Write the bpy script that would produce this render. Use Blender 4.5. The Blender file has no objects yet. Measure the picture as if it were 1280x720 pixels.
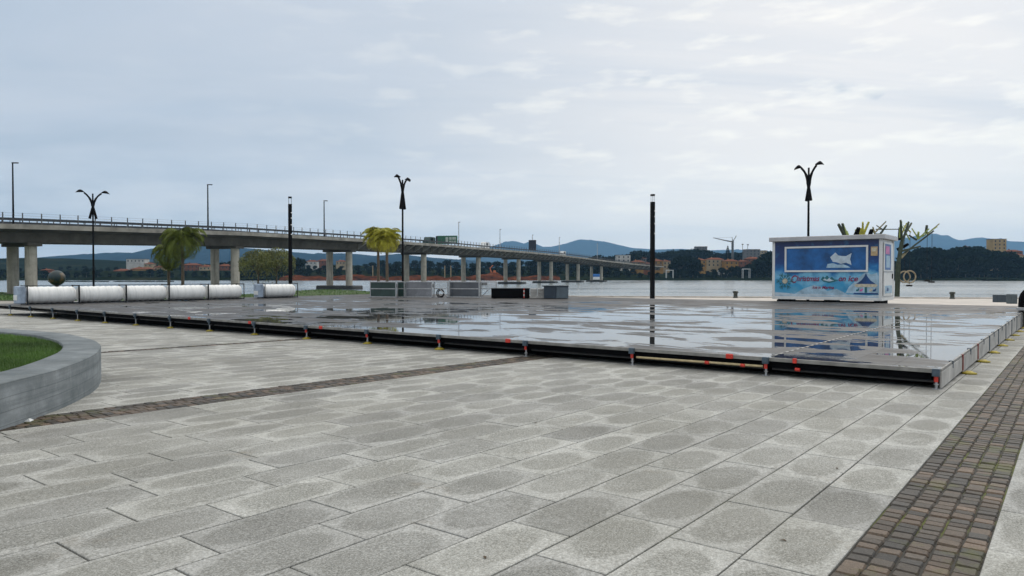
import bpy, math, random
from mathutils import Vector, Matrix
R = math.radians
rnd = random.Random(11)
S = bpy.context.scene
col = S.collection

# ---------------------------------------------------------------- camera
F = 900.0; HY = 345.0                      # focal length and horizon of the 1280 px photograph
cam_d = bpy.data.cameras.new('camera'); cam = bpy.data.objects.new('camera', cam_d); col.objects.link(cam)
cam.location = (0, 0, 1.5)
cam.rotation_euler = (R(90) - math.atan(15.0 / F), 0, 0)
cam_d.sensor_width = 36; cam_d.lens = F / 1280 * 36
cam_d.clip_start = 0.1; cam_d.clip_end = 40000
S.camera = cam

# ---------------------------------------------------------------- sky, sun, exposure
SUN_AZ, SUN_EL = 40, 40
w = bpy.data.worlds.new('World'); S.world = w; w.use_nodes = True
nt = w.node_tree; N = nt.nodes; L = nt.links; N.clear()
def nd(t, **k):
    n = N.new(t)
    for a, b in k.items(): setattr(n, a, b)
    return n
def mth(op, a, b=None, c=None):
    n = N.new('ShaderNodeMath'); n.operation = op
    for i, v in enumerate((a, b, c)):
        if v is None: continue
        if isinstance(v, (int, float)): n.inputs[i].default_value = v
        else: L.new(v, n.inputs[i])
    return n.outputs[0]
sky = nd('ShaderNodeTexSky', sky_type='NISHITA', sun_disc=False, sun_elevation=R(SUN_EL), sun_rotation=R(SUN_AZ))
tc = nd('ShaderNodeTexCoord'); sx = nd('ShaderNodeSeparateXYZ'); L.new(tc.outputs['Generated'], sx.inputs[0])
den = mth('ADD', mth('MAXIMUM', sx.outputs[2], 0.0), 0.13)
px = mth('DIVIDE', sx.outputs[0], den); py = mth('DIVIDE', sx.outputs[1], den)
cb = nd('ShaderNodeCombineXYZ'); L.new(mth('MULTIPLY', px, 0.55), cb.inputs[0]); L.new(mth('MULTIPLY', py, 1.0), cb.inputs[1])
rotm = nd('ShaderNodeMapping'); rotm.inputs['Rotation'].default_value = (0, 0, R(-14)); L.new(cb.outputs[0], rotm.inputs[0])
n1 = nd('ShaderNodeTexNoise'); n1.inputs['Scale'].default_value = 0.75; n1.inputs['Detail'].default_value = 7; n1.inputs['Roughness'].default_value = .52; n1.inputs['Distortion'].default_value = .35
L.new(rotm.outputs[0], n1.inputs['Vector'])
n2 = nd('ShaderNodeTexNoise'); n2.inputs['Scale'].default_value = 1.5; n2.inputs['Detail'].default_value = 8; n2.inputs['Roughness'].default_value = .5; n2.inputs['Distortion'].default_value = .6
L.new(rotm.outputs[0], n2.inputs['Vector'])
# small low cumulus rows near the horizon: noise laid on azimuth and elevation of the real sky
az = mth('ARCTAN2', sx.outputs[0], sx.outputs[1])
cb3 = nd('ShaderNodeCombineXYZ'); L.new(mth('MULTIPLY', az, 9.0), cb3.inputs[0]); L.new(mth('MULTIPLY', sx.outputs[2], 34.0), cb3.inputs[1])
n3 = nd('ShaderNodeTexNoise'); n3.inputs['Scale'].default_value = 1.0; n3.inputs['Detail'].default_value = 6; n3.inputs['Roughness'].default_value = .55
L.new(cb3.outputs[0], n3.inputs['Vector'])
# brightness towards the hidden sun
sd = Vector((math.sin(R(24)) * math.cos(R(9)), math.cos(R(24)) * math.cos(R(9)), math.sin(R(9))))
vd = nd('ShaderNodeVectorMath', operation='DOT_PRODUCT'); L.new(tc.outputs['Generated'], vd.inputs[0]); vd.inputs[1].default_value = sd
dot = mth('MAXIMUM', vd.outputs['Value'], 0.0)
glow = mth('POWER', dot, 7.0)
def ramp(f, stops):
    r = N.new('ShaderNodeValToRGB'); e = r.color_ramp.elements
    while len(e) < len(stops): e.new(.5)
    for i, (p, c) in enumerate(stops): e[i].position = p; e[i].color = (*c, 1)
    L.new(f, r.inputs[0]); return r.outputs[0]
def mixc(f, a, b, mode='MIX'):
    m = N.new('ShaderNodeMix'); m.data_type = 'RGBA'; m.blend_type = mode
    if isinstance(f, (int, float)): m.inputs[0].default_value = f
    else: L.new(f, m.inputs[0])
    for i, v in ((6, a), (7, b)):
        if isinstance(v, tuple): m.inputs[i].default_value = (*v, 1)
        else: L.new(v, m.inputs[i])
    return m.outputs[2]
cloud_dark = (3.35, 4.1, 4.95); cloud_mid = (4.9, 5.4, 6.05); cloud_lit = (6.5, 6.5, 6.7)
base = mixc(ramp(n1.outputs[0], [(.36, (0, 0, 0)), (.64, (1, 1, 1))]), cloud_dark, cloud_mid)
base = mixc(mth('MULTIPLY', ramp(n2.outputs[0], [(.34, (0, 0, 0)), (.80, (1, 1, 1))]), .5), base, cloud_lit)
base = mixc(mth('MINIMUM', mth('MULTIPLY', glow, .92), 1.0), base, (8.4, 8.0, 7.5))
# streaks of thicker grey cloud, and a few small dark scud clouds high on the right
n4 = nd('ShaderNodeTexNoise'); n4.inputs['Scale'].default_value = .9; n4.inputs['Detail'].default_value = 7; n4.inputs['Roughness'].default_value = .55; n4.inputs['Distortion'].default_value = .5
mp4 = nd('ShaderNodeMapping'); mp4.inputs['Scale'].default_value = (.55, 1.9, 1); mp4.inputs['Location'].default_value = (3.1, 1.7, 0); mp4.inputs['Rotation'].default_value = (0, 0, R(-14)); L.new(cb.outputs[0], mp4.inputs[0]); L.new(mp4.outputs[0], n4.inputs['Vector'])
base = mixc(mth('MULTIPLY', ramp(n4.outputs[0], [(.47, (0, 0, 0)), (.66, (1, 1, 1))]), .42), base, (4.3, 4.95, 5.75))
for ax_, ay_, sx_s, sy_s in ((1053, 112, .011, .007), (1091, 119, .018, .006), (801, 102, .014, .006)):
    v_ = Vector(((ax_-640)/F, 1, (HY-ay_)/F)); A0 = math.atan2(v_.x, v_.y); E0 = v_.normalized().z
    q1 = mth('POWER', mth('ABSOLUTE', mth('DIVIDE', mth('SUBTRACT', az, A0), sx_s)), 2.0); q2 = mth('POWER', mth('ABSOLUTE', mth('DIVIDE', mth('SUBTRACT', sx.outputs[2], E0), sy_s)), 2.0)
    n5 = nd('ShaderNodeTexNoise'); n5.inputs['Scale'].default_value = 70; n5.inputs['Detail'].default_value = 4; L.new(tc.outputs['Generated'], n5.inputs['Vector'])
    g_ = mth('SUBTRACT', 1.0, mth('ADD', mth('ADD', q1, q2), mth('MULTIPLY', mth('SUBTRACT', n5.outputs[0], .5), 3.2)))
    base = mixc(mth('MULTIPLY', mth('MINIMUM', mth('MAXIMUM', g_, 0.0), 1.0), .42), base, (3.6, 4.3, 5.0))
# pale band just over the horizon, broken up by the cumulus noise
hz = mth('SUBTRACT', 1.0, mth('MINIMUM', mth('MULTIPLY', mth('ABSOLUTE', sx.outputs[2]), 6.0), 1.0))
base = mixc(mth('MULTIPLY', hz, mth('MULTIPLY', ramp(n3.outputs[0], [(.40, (0, 0, 0)), (.58, (1, 1, 1))]), .6)), base, (7.7, 7.75, 7.9))
base = mixc(mth('MULTIPLY', hz, mth('ADD', mth('MULTIPLY', mth('MINIMUM', glow, 1.0), .75), .18)), base, (10.0, 9.6, 8.9))
base = mixc(mth('MULTIPLY', glow, mth('MULTIPLY', ramp(n3.outputs[0], [(.52, (0, 0, 0)), (.66, (1, 1, 1))]), .7)), base, (9.6, 9.2, 8.2))
# the cloud deck is thinner and brighter overhead, above the frame
up = N.new('ShaderNodeMapRange'); up.inputs['From Min'].default_value = .34; up.inputs['From Max'].default_value = .85; up.inputs['To Max'].default_value = .85; L.new(sx.outputs[2], up.inputs['Value'])
base = mixc(up.outputs[0], base, (13.6, 13.2, 12.4))
fin = mixc(.9, sky.outputs[0], base)
bg = nd('ShaderNodeBackground'); bg.inputs[1].default_value = 0.104; L.new(fin, bg.inputs[0])
wo = nd('ShaderNodeOutputWorld'); L.new(bg.outputs[0], wo.inputs[0])

sun_d = bpy.data.lights.new('sun', 'SUN'); sun_d.energy = .8; sun_d.angle = R(40); sun_d.color = (1, .95, .87)
sun = bpy.data.objects.new('sun', sun_d); col.objects.link(sun)
sv = Vector((math.sin(R(SUN_AZ)) * math.cos(R(SUN_EL)), math.cos(R(SUN_AZ)) * math.cos(R(SUN_EL)), math.sin(R(SUN_EL))))
sun.rotation_euler = sv.to_track_quat('Z', 'Y').to_euler()
S.view_settings.view_transform = 'Standard'; S.view_settings.look = 'None'
S.view_settings.exposure = 0.28; S.view_settings.gamma = 1
S.cycles.volume_bounces = 1; S.cycles.max_bounces = 8

# ---------------------------------------------------------------- helpers
class MB:
    def __init__(s): s.v = []; s.f = []; s.sm = []; s.uv = {}; s.col = {}
    def add(s, vs, fs, smooth=False, uv=None, c=None):
        o = len(s.v); s.v += [tuple(v) for v in vs]
        for i, f in enumerate(fs):
            s.f.append(tuple(o + j for j in f)); s.sm.append(smooth)
            if uv is not None: s.uv[len(s.f) - 1] = uv[i]
            if c is not None: s.col[len(s.f) - 1] = c
    def box(s, a, b, M=None):
        x0, y0, z0 = a; x1, y1, z1 = b
        vs = [Vector(p) for p in ((x0,y0,z0),(x1,y0,z0),(x1,y1,z0),(x0,y1,z0),(x0,y0,z1),(x1,y0,z1),(x1,y1,z1),(x0,y1,z1))]
        if M: vs = [M @ v for v in vs]
        s.add(vs, [(0,3,2,1),(4,5,6,7),(0,1,5,4),(1,2,6,5),(2,3,7,6),(3,0,4,7)]); return s
    def bev(s, a, b, r, M=None):      # box with chamfered upright and top edges
        x0, y0, z0 = a; x1, y1, z1 = b
        def ring(i, z): return [(x0+i+r, y0+i, z), (x1-i-r, y0+i, z), (x1-i, y0+i+r, z), (x1-i, y1-i-r, z), (x1-i-r, y1-i, z), (x0+i+r, y1-i, z), (x0+i, y1-i-r, z), (x0+i, y0+i+r, z)]
        rs = [ring(r*.6, z0), ring(0, z0 + r*.6), ring(0, z1 - r), ring(r * .7, z1)]
        vs = [Vector(p) for g in rs for p in g]
        if M: vs = [M @ v for v in vs]
        fs = [tuple(range(7, -1, -1)), tuple(range(24, 32))]
        for k in range(3):
            for j in range(8): fs.append((k*8+j, k*8+(j+1) % 8, k*8+8+(j+1) % 8, k*8+8+j))
        s.add(vs, fs); return s
    def tube(s, pts, rad, n=8, cap=True, smooth=True):
        pts = [Vector(p) for p in pts]; m = len(pts)
        if not hasattr(rad, '__len__'): rad = [rad] * m
        vs = []; up = None
        for i, p in enumerate(pts):
            t = (pts[min(i+1, m-1)] - pts[max(i-1, 0)]).normalized()
            if up is None: up = Vector((0, 0, 1)) if abs(t.z) < .9 else Vector((1, 0, 0))
            a = t.cross(up).normalized(); b = a.cross(t).normalized(); up = b
            for k in range(n):
                th = 2 * math.pi * (k + .5) / n
                vs.append(p + (a * math.cos(th) + b * math.sin(th)) * rad[i])
        fs = []
        for i in range(m-1):
            for k in range(n): fs.append((i*n+k, i*n+(k+1) % n, (i+1)*n+(k+1) % n, (i+1)*n+k))
        s.add(vs, fs, smooth)
        if cap: s.add(vs[:n], [tuple(range(n-1, -1, -1))]); s.add(vs[-n:], [tuple(range(n))])
        return s
    def lathe(s, prof, n=20, c=(0, 0, 0), smooth=True):
        vs = []; m = len(prof)
        for r, z in prof:
            for k in range(n):
                th = 2*math.pi*k/n; vs.append((c[0]+r*math.cos(th), c[1]+r*math.sin(th), c[2]+z))
        fs = [(i*n+k, i*n+(k+1) % n, (i+1)*n+(k+1) % n, (i+1)*n+k) for i in range(m-1) for k in range(n)]
        s.add(vs, fs, smooth); return s
    def build(s, name, mat, parent=None, loc=None, rz=0):
        me = bpy.data.meshes.new(name); me.from_pydata(s.v, [], s.f)
        me.polygons.foreach_set('use_smooth', s.sm)
        if s.uv:
            u = me.uv_layers.new(name='UVMap')
            for fi, c in s.uv.items():
                for li, q in zip(me.polygons[fi].loop_indices, c): u.data[li].uv = q
        if s.col:
            a = me.color_attributes.new('tint', 'FLOAT_COLOR', 'CORNER')
            for fi, c in s.col.items():
                for li in me.polygons[fi].loop_indices: a.data[li].color = c
        me.materials.append(mat); me.update()
        o = bpy.data.objects.new(name, me); col.objects.link(o)
        if parent: o.parent = parent
        if loc is not None: o.location = loc
        o.rotation_euler[2] = rz
        return o
def tag(o, label=None, cat=None, group=None, kind=None):
    for k, v in (('label', label), ('category', cat), ('group', group), ('kind', kind)):
        if v: o[k] = v
    return o
def empty(name, loc, rz=0, label=None, cat=None, group=None):
    o = bpy.data.objects.new(name, None); col.objects.link(o); o.location = loc; o.rotation_euler[2] = rz
    o.empty_display_size = .3
    return tag(o, label, cat, group)
def copy_tree(o, parent=None):
    c = o.copy(); col.objects.link(c); c.parent = parent
    for ch in [x for x in S.objects if x.parent == o]: copy_tree(ch, c)
    return c
def copy_known(root, kids, loc, rz, sc, label, cat, group):   # fast copy when the children are known
    c = root.copy(); col.objects.link(c); c.location = loc; c.rotation_euler[2] = rz
    c.scale = sc if hasattr(sc, '__len__') else (sc, sc, sc)
    for k in kids:
        d = k.copy(); col.objects.link(d); d.parent = c
    return tag(c, label, cat, group)
def P(x, d, y=None, z=None):            # photograph column x, distance d, and a row or a height -> a point of the place
    X = (x - 640) / F * d
    if y is None and z is None: z = 0
    return Vector((X, d, 1.5 - (y - HY) / F * d if z is None else z))

class Mat:
    def __init__(s, name, rough=.6, metal=0, spec=.5):
        m = bpy.data.materials.new(name); m.use_nodes = True; s.m = m; s.t = m.node_tree; s.N = s.t.nodes; s.L = s.t.links
        s.b = s.N['Principled BSDF']; s.b.inputs['Roughness'].default_value = rough; s.b.inputs['Metallic'].default_value = metal
        s.b.inputs['Specular IOR Level'].default_value = spec
        s.tc = s.N.new('ShaderNodeTexCoord')
    def math(s, op, a, b=None, c=None):
        n = s.N.new('ShaderNodeMath'); n.operation = op
        for i, v in enumerate((a, b, c)):
            if v is None: continue
            if isinstance(v, (int, float)): n.inputs[i].default_value = v
            else: s.L.new(v, n.inputs[i])
        return n.outputs[0]
    def noise(s, scale, detail=4, rough=.55, vec=None, dist=0):
        n = s.N.new('ShaderNodeTexNoise'); n.inputs['Scale'].default_value = scale; n.inputs['Detail'].default_value = detail
        n.inputs['Roughness'].default_value = rough; n.inputs['Distortion'].default_value = dist
        s.L.new(vec or s.tc.outputs['Object'], n.inputs['Vector']); return n.outputs[0]
    def mapv(s, scale, rot=(0, 0, 0), vec=None, loc=(0, 0, 0)):
        n = s.N.new('ShaderNodeMapping'); n.inputs['Scale'].default_value = scale; n.inputs['Rotation'].default_value = rot; n.inputs['Location'].default_value = loc
        s.L.new(vec or s.tc.outputs['Object'], n.inputs[0]); return n.outputs[0]
    def ramp(s, f, stops):
        r = s.N.new('ShaderNodeValToRGB'); e = r.color_ramp.elements
        while len(e) < len(stops): e.new(.5)
        for i, (p, c) in enumerate(stops):
            if not hasattr(c, '__len__'): c = (c, c, c)
            e[i].position = p; e[i].color = (*c, 1)
        s.L.new(f, r.inputs[0]); return r.outputs[0]
    def mix(s, f, a, b, mode='MIX'):
        m = s.N.new('ShaderNodeMix'); m.data_type = 'RGBA'; m.blend_type = mode
        if isinstance(f, (int, float)): m.inputs[0].default_value = f
        else: s.L.new(f, m.inputs[0])
        for i, v in ((6, a), (7, b)):
            if isinstance(v, tuple): m.inputs[i].default_value = (*v, 1)
            else: s.L.new(v, m.inputs[i])
        return m.outputs[2]
    def color(s, c):
        if isinstance(c, tuple): s.b.inputs['Base Color'].default_value = (*c, 1)
        else: s.L.new(c, s.b.inputs['Base Color'])
    def rough(s, r): s.L.new(r, s.b.inputs['Roughness'])
    def bump(s, h, strength=.3, dist=.01):
        n = s.N.new('ShaderNodeBump'); n.inputs['Strength'].default_value = strength; n.inputs['Distance'].default_value = dist
        s.L.new(h, n.inputs['Height']); s.L.new(n.outputs[0], s.b.inputs['Normal'])
def simple(name, c, rough=.6, metal=0, var=.25, scale=3, spec=.5, bump=0):
    m = Mat(name, rough, metal, spec); n = m.noise(scale, 6, .62)
    lo = tuple(x * (1 - var) for x in c); hi = tuple(min(1, x * (1 + var)) for x in c)
    m.color(m.ramp(n, [(.3, lo), (.7, hi)]))
    m.rough(m.ramp(m.noise(scale * 2.3, 4), [(.3, max(0, rough - .1)), (.7, min(1, rough + .12))]))
    if bump: m.bump(m.noise(scale * 8, 5), bump, .01)
    return m.m

# ---------------------------------------------------------------- frame of the rink: x = away along the cobble bands, y = along the long front edge
C0 = Vector((5.64, 9.49, 0)); ANG = R(52.05)
E1 = Vector((math.cos(ANG), math.sin(ANG), 0)); E2 = Vector((-math.sin(ANG), math.cos(ANG), 0))
SL1, SL2 = .013, .005
def gz(u, v): return -SL1 * u - SL2 * v            # the paving falls gently towards the water
def uv(X, Y): q = Vector((X, Y, 0)) - C0; return q.dot(E1), q.dot(E2)
def gxy(X, Y): return gz(*uv(X, Y))
def W(u, v, z): p = C0 + E1 * u + E2 * v; return Vector((p.x, p.y, z))
WATER = -1.6
QY = 87.0

# ---------------------------------------------------------------- materials of the setting
# granite slab: pale drying rim, darker damp middle (a stain, different on each slab), speckle
m = Mat('granite_slab', .8, 0, .12)
uvn = m.N.new('ShaderNodeUVMap'); uvn.uv_map = 'UVMap'
at = m.N.new('ShaderNodeAttribute'); at.attribute_name = 'tint'
sa = m.N.new('ShaderNodeSeparateColor'); m.L.new(at.outputs['Color'], sa.inputs[0])
su = m.N.new('ShaderNodeSeparateXYZ'); m.L.new(uvn.outputs[0], su.inputs[0])
wob = m.math('MULTIPLY', m.math('SUBTRACT', m.noise(2.6, 5, .65), .5), 1.0)
ux = m.math('ADD', su.outputs[0], m.math('MULTIPLY', m.math('SUBTRACT', sa.outputs[1], .5), .22)); uy = m.math('ADD', su.outputs[1], m.math('MULTIPLY', m.math('SUBTRACT', sa.outputs[2], .5), .16))
dd = m.math('ADD', m.math('POWER', m.math('ABSOLUTE', ux), 2.3), m.math('POWER', m.math('ABSOLUTE', uy), 2.0))
dd = m.math('ADD', dd, m.math('MULTIPLY', wob, 1.1))
dd = m.math('ADD', dd, m.math('MULTIPLY', m.math('SUBTRACT', sa.outputs[0], .5), .24))
rim0 = m.ramp(dd, [(.50, 0.0), (.90, 1.0)])
patchy = m.ramp(m.noise(.55, 5, .6, None, .6), [(.34, 1.0), (.62, .0)])          # damp that ignores the joints
rim = m.math('MAXIMUM', m.math('MULTIPLY', rim0, 1.0), m.math('MULTIPLY', m.math('SUBTRACT', 1.0, patchy), .60))
rim = m.math('MULTIPLY', rim, m.ramp(m.noise(.9, 6, .68), [(.36, .25), (.56, 1.0)]))
sp = m.noise(105, 3, .75); sp2 = m.noise(48, 4, .7)
damp = m.mix(m.ramp(sp, [(.33, 0.0), (.62, 1.0)]), (.055, .055, .048), (.38, .38, .355))
dry = m.mix(m.ramp(sp, [(.33, 0.0), (.66, 1.0)]), (.33, .33, .318), (.61, .612, .59))
c = m.mix(rim, damp, dry)
c = m.mix(m.ramp(sp2, [(.38, .45), (.6, 0.0)]), c, (.12, .115, .10))
c = m.mix(m.ramp(m.noise(.35, 4), [(.45, 0.0), (.75, .3)]), c, (.21, .20, .165))
vg = m.N.new('ShaderNodeTexVoronoi'); vg.inputs['Scale'].default_value = 1.9; m.L.new(m.tc.outputs['Object'], vg.inputs['Vector'])
c = m.mix(m.ramp(vg.outputs['Distance'], [(.022, .7), (.034, 0.0)]), c, (.05, .05, .045))
c = m.mix(m.ramp(m.noise(1.7, 6, .7), [(.63, 0.0), (.76, .35)]), c, (.20, .15, .09))
tint = m.ramp(sa.outputs[0], [(0, (.84, .84, .84)), (.5, (.98, .98, .97)), (1, (1.1, 1.1, 1.08))])
c = m.mix(1.0, c, tint, 'MULTIPLY')
m.color(c); m.rough(m.ramp(rim, [(0, .72), (1, .85)])); m.bump(sp, .35, .004)
SLAB = m.m
# plain sheet with the same stone for the parts of the square too far to read the slabs
m = Mat('far_paving', .75, 0, .15)
br = m.N.new('ShaderNodeTexBrick'); br.inputs['Scale'].default_value = 1.0; br.inputs['Brick Width'].default_value = .83; br.inputs['Row Height'].default_value = .412; br.inputs['Mortar Size'].default_value = .008
br.inputs['Color1'].default_value = (.25, .24, .21, 1); br.inputs['Color2'].default_value = (.32, .305, .27, 1); br.inputs['Mortar'].default_value = (.08, .08, .065, 1)
m.L.new(m.tc.outputs['Object'], br.inputs['Vector'])
m.color(m.mix(m.ramp(m.noise(.5, 6), [(.35, .0), (.7, .6)]), br.outputs['Color'], (.36, .33, .29))); FARPAVE = m.m
m = Mat('quay_paving', .7, 0, .2)
m.color(m.mix(m.ramp(m.noise(.6, 6), [(.35, 0.0), (.68, 1.0)]), (.38, .35, .31), (.56, .51, .46))); m.bump(m.noise(20), .2); QUAYP = m.m
# joint bed, mossy in places
m = Mat('joint_bed', .85)
m.color(m.mix(m.ramp(m.noise(1.1, 5, .6), [(.5, 0.0), (.62, 1.0)]), (.035, .032, .026), (.085, .10, .012))); m.bump(m.noise(60), .5); JOINT = m.m
# cobbles
m = Mat('porphyry_cobble', .6, 0, .25)
at = m.N.new('ShaderNodeAttribute'); at.attribute_name = 'tint'
n = m.noise(70, 5, .7)
c = m.mix(1.0, at.outputs['Color'], m.ramp(n, [(.3, .62), (.7, 1.35)]), 'MULTIPLY')
c = m.mix(m.ramp(m.noise(2.6, 5, .65), [(.56, 0.0), (.70, .65)]), c, (.10, .11, .025))
m.color(c); m.bump(m.noise(60, 5, .7), .6, .006); COB = m.m
# grass
m = Mat('lawn_soil', .9); m.color(m.ramp(m.noise(2, 6), [(.3, (.03, .055, .012)), (.7, (.065, .105, .02))])); m.bump(m.noise(30), .8, .03); LAWN = m.m
GRASS = simple('grass_blade', (.07, .14, .022), .55, var=.45, scale=1.2)
# water
m = Mat('lagoon_water', .2); m.b.inputs['IOR'].default_value = 1.33
m.color((.16, .19, .20))
h = m.math('ADD', m.noise(.5, 4, .6, m.mapv((1, 2.2, 1), (0, 0, R(15)))), m.math('MULTIPLY', m.noise(.035, 3, .5, m.mapv((.6, 2.4, 1))), 2.2))
m.rough(m.ramp(m.noise(.02, 4, .6, m.mapv((.35, 1.6, 1))), [(.4, .15), (.65, .26)]))
m.bump(h, .10, .04); WATERM = m.m
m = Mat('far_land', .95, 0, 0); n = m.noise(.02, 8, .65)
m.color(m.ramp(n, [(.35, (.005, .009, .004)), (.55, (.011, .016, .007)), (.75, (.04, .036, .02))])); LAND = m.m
m = Mat('orange_earth', .95, 0, 0); m.color(m.ramp(m.noise(.12, 7, .65), [(.36, (.02, .012, .008)), (.58, (.11, .034, .014)), (.78, (.24, .11, .05))])); EARTH = m.m
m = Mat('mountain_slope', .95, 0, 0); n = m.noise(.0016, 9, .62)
m.color(m.ramp(n, [(.35, (.006, .020, .036)), (.68, (.02, .04, .06))])); m.bump(m.noise(.003, 8), .6, 60); MOUNT = m.m  # blue of distant haze is partly put into this slope colour
CONC = Mat('bridge_concrete', .9, 0, .1)
n = CONC.noise(.35, 7, .65); st = CONC.noise(1.0, 5, .6, CONC.mapv((1.2, 1.2, .12)))
c = CONC.ramp(n, [(.3, (.075, .068, .056)), (.7, (.155, .14, .115))])
c = CONC.mix(CONC.ramp(st, [(.5, 0.0), (.72, .6)]), c, (.09, .085, .075)); CONC.color(c); CONC.bump(n, .3, .05); CONC = CONC.m
COLUMN = Mat('column_concrete', .9, 0, .1)
n = COLUMN.noise(.8, 6, .65); st = COLUMN.noise(1.0, 5, .6, COLUMN.mapv((2.5, 2.5, .2)))
c = COLUMN.ramp(n, [(.3, (.36, .33, .27)), (.7, (.56, .52, .43))])
c = COLUMN.mix(COLUMN.ramp(st, [(.52, 0.0), (.75, .7)]), c, (.14, .13, .10)); COLUMN.color(c); COLUMN = COLUMN.m
# board-marked planter concrete
m = Mat('planter_concrete', .85, 0, .15)
gs = m.N.new('ShaderNodeSeparateXYZ'); m.L.new(m.tc.outputs['Object'], gs.inputs[0])
bands = m.noise(1.0, 3, .6, m.mapv((.5, .5, 14)))
seam = m.math('PINGPONG', m.math('ADD', gs.outputs[2], m.math('MULTIPLY', m.noise(.7), .05)), .065)
c = m.ramp(m.noise(1.6, 8, .7), [(.28, (.10, .118, .125)), (.52, (.19, .21, .22)), (.75, (.30, .325, .335))])
c = m.mix(m.ramp(bands, [(.35, .55), (.6, 0.0)]), c, (.10, .115, .12))
c = m.mix(m.ramp(seam, [(0, .5), (.006, 0.0)]), c, (.05, .06, .06))
c = m.mix(m.ramp(m.noise(9, 5, .7, m.mapv((1, 1, .3))), [(.6, 0.0), (.8, .5)]), c, (.36, .38, .38))
m.color(c); m.bump(m.math('ADD', bands, m.math('MULTIPLY', m.noise(40, 5), .3)), .5, .012); PLANT = m.m

# ---------------------------------------------------------------- ground sheets
def sheet(name, u0, u1, v0, v1, dz, mat, grid=1, kind='structure', label=None):
    b = MB(); fu = max(1, int((u1-u0)/20)); fv = max(1, int((v1-v0)/20))
    vs = [(u0+(u1-u0)*i/fu, v0+(v1-v0)*j/fv, 0) for i in range(fu+1) for j in range(fv+1)]
    vs = [(x, y, gz(x, y) + dz) for x, y, _ in vs]
    fs = [(i*(fv+1)+j, (i+1)*(fv+1)+j, (i+1)*(fv+1)+j+1, i*(fv+1)+j+1) for i in range(fu) for j in range(fv)]
    b.add(vs, fs); o = b.build(name, mat, None, C0, ANG); return tag(o, label, None, None, kind)
sheet('ground', -13, 3, -8, 60, -.012, JOINT)
sheet('ground', 3, 40, -8, 0.6, -.012, JOINT)

ROW = .412
PHASE = {1: -7.45, 2: -6.56, 3: -8.04, 4: -8.54, 5: -8.08, 6: -8.43, 7: -8.19, 8: -8.64, 9: -9.05, 10: -8.71, 11: -8.62, 12: -8.26, 13: -8.59, 14: -8.75, 15: -8.36, 16: -8.69}
sl = MB()
def slab(u0, u1, v0, v1):
    g = .0055; a, b_, c_, d_ = u0 + g, u1 - g, v0 + g, v1 - g
    dz = rnd.uniform(-.0015, .0015); be = .004
    if (b_ - a) < .05: return
    z = lambda x, y: gz(x, y) + dz
    o = [(a, c_), (b_, c_), (b_, d_), (a, d_)]; i = [(a+be, c_+be), (b_-be, c_+be), (b_-be, d_-be), (a+be, d_-be)]
    vs = [(x, y, z(x, y) - .014) for x, y in o] + [(x, y, z(x, y) - .003) for x, y in o] + [(x, y, z(x, y)) for x, y in i]
    fs = [(8, 9, 10, 11)] + [(k, (k+1) % 4, 4+(k+1) % 4, 4+k) for k in range(4)] + [(4+k, 4+(k+1) % 4, 8+(k+1) % 4, 8+k) for k in range(4)]
    q = [(-1, -1), (1, -1), (1, 1), (-1, 1)]
    uvs = [q] + [[q[k], q[(k+1) % 4], q[(k+1) % 4], q[k]] for k in range(4)] * 2
    sl.add(vs, fs, False, uvs, (rnd.random(), rnd.random(), rnd.random(), 1))
def slab_row(v0, v1, ua, ub, anchor, ln, jitter=0):
    u = anchor - ln * math.ceil((anchor - ua) / ln)
    while u < ub:
        l = ln + rnd.uniform(-jitter, jitter)
        a, b_ = max(u, ua), min(u + l, ub)
        if b_ - a > .06: slab(a, b_, v0, v1)
        u += l
V1 = -.5
for k in range(1, 18):
    v0 = V1 + (k-1) * ROW
    v1 = v0 + ROW
    if k == 17: v1 = 6.32
    if v1 - v0 < .05: continue
    slab_row(v0, v1, -12.5, 2.6 if v0 > .1 else 38, PHASE.get(k, rnd.uniform(-9, -8)), .826 if k < 9 else .88, 0 if k < 9 else .035)
for j in range(34):
    v0 = 6.93 + j * (13.55 - 6.93) / 16 if j < 16 else 13.9 + (j-16) * .412
    v1 = v0 + (.4137 if j < 16 else .412)
    slab_row(v0, v1, -12.5, 2.6, rnd.uniform(-9, -8), .9, .08)
for j in range(60):
    v0 = 13.9 + 18 * .412 + j * .412; slab_row(v0, v0 + .412, -12.5, 2.6, rnd.uniform(-9, -8), .9, .08)
for j in range(15):
    v1 = -1.05 - j * ROW; slab_row(v1 - ROW, v1, -12.5, 38, -7.1 + rnd.uniform(0, .8), .826)
tag(sl.build('slab_paving', SLAB, None, C0, ANG), kind='structure')
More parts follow.
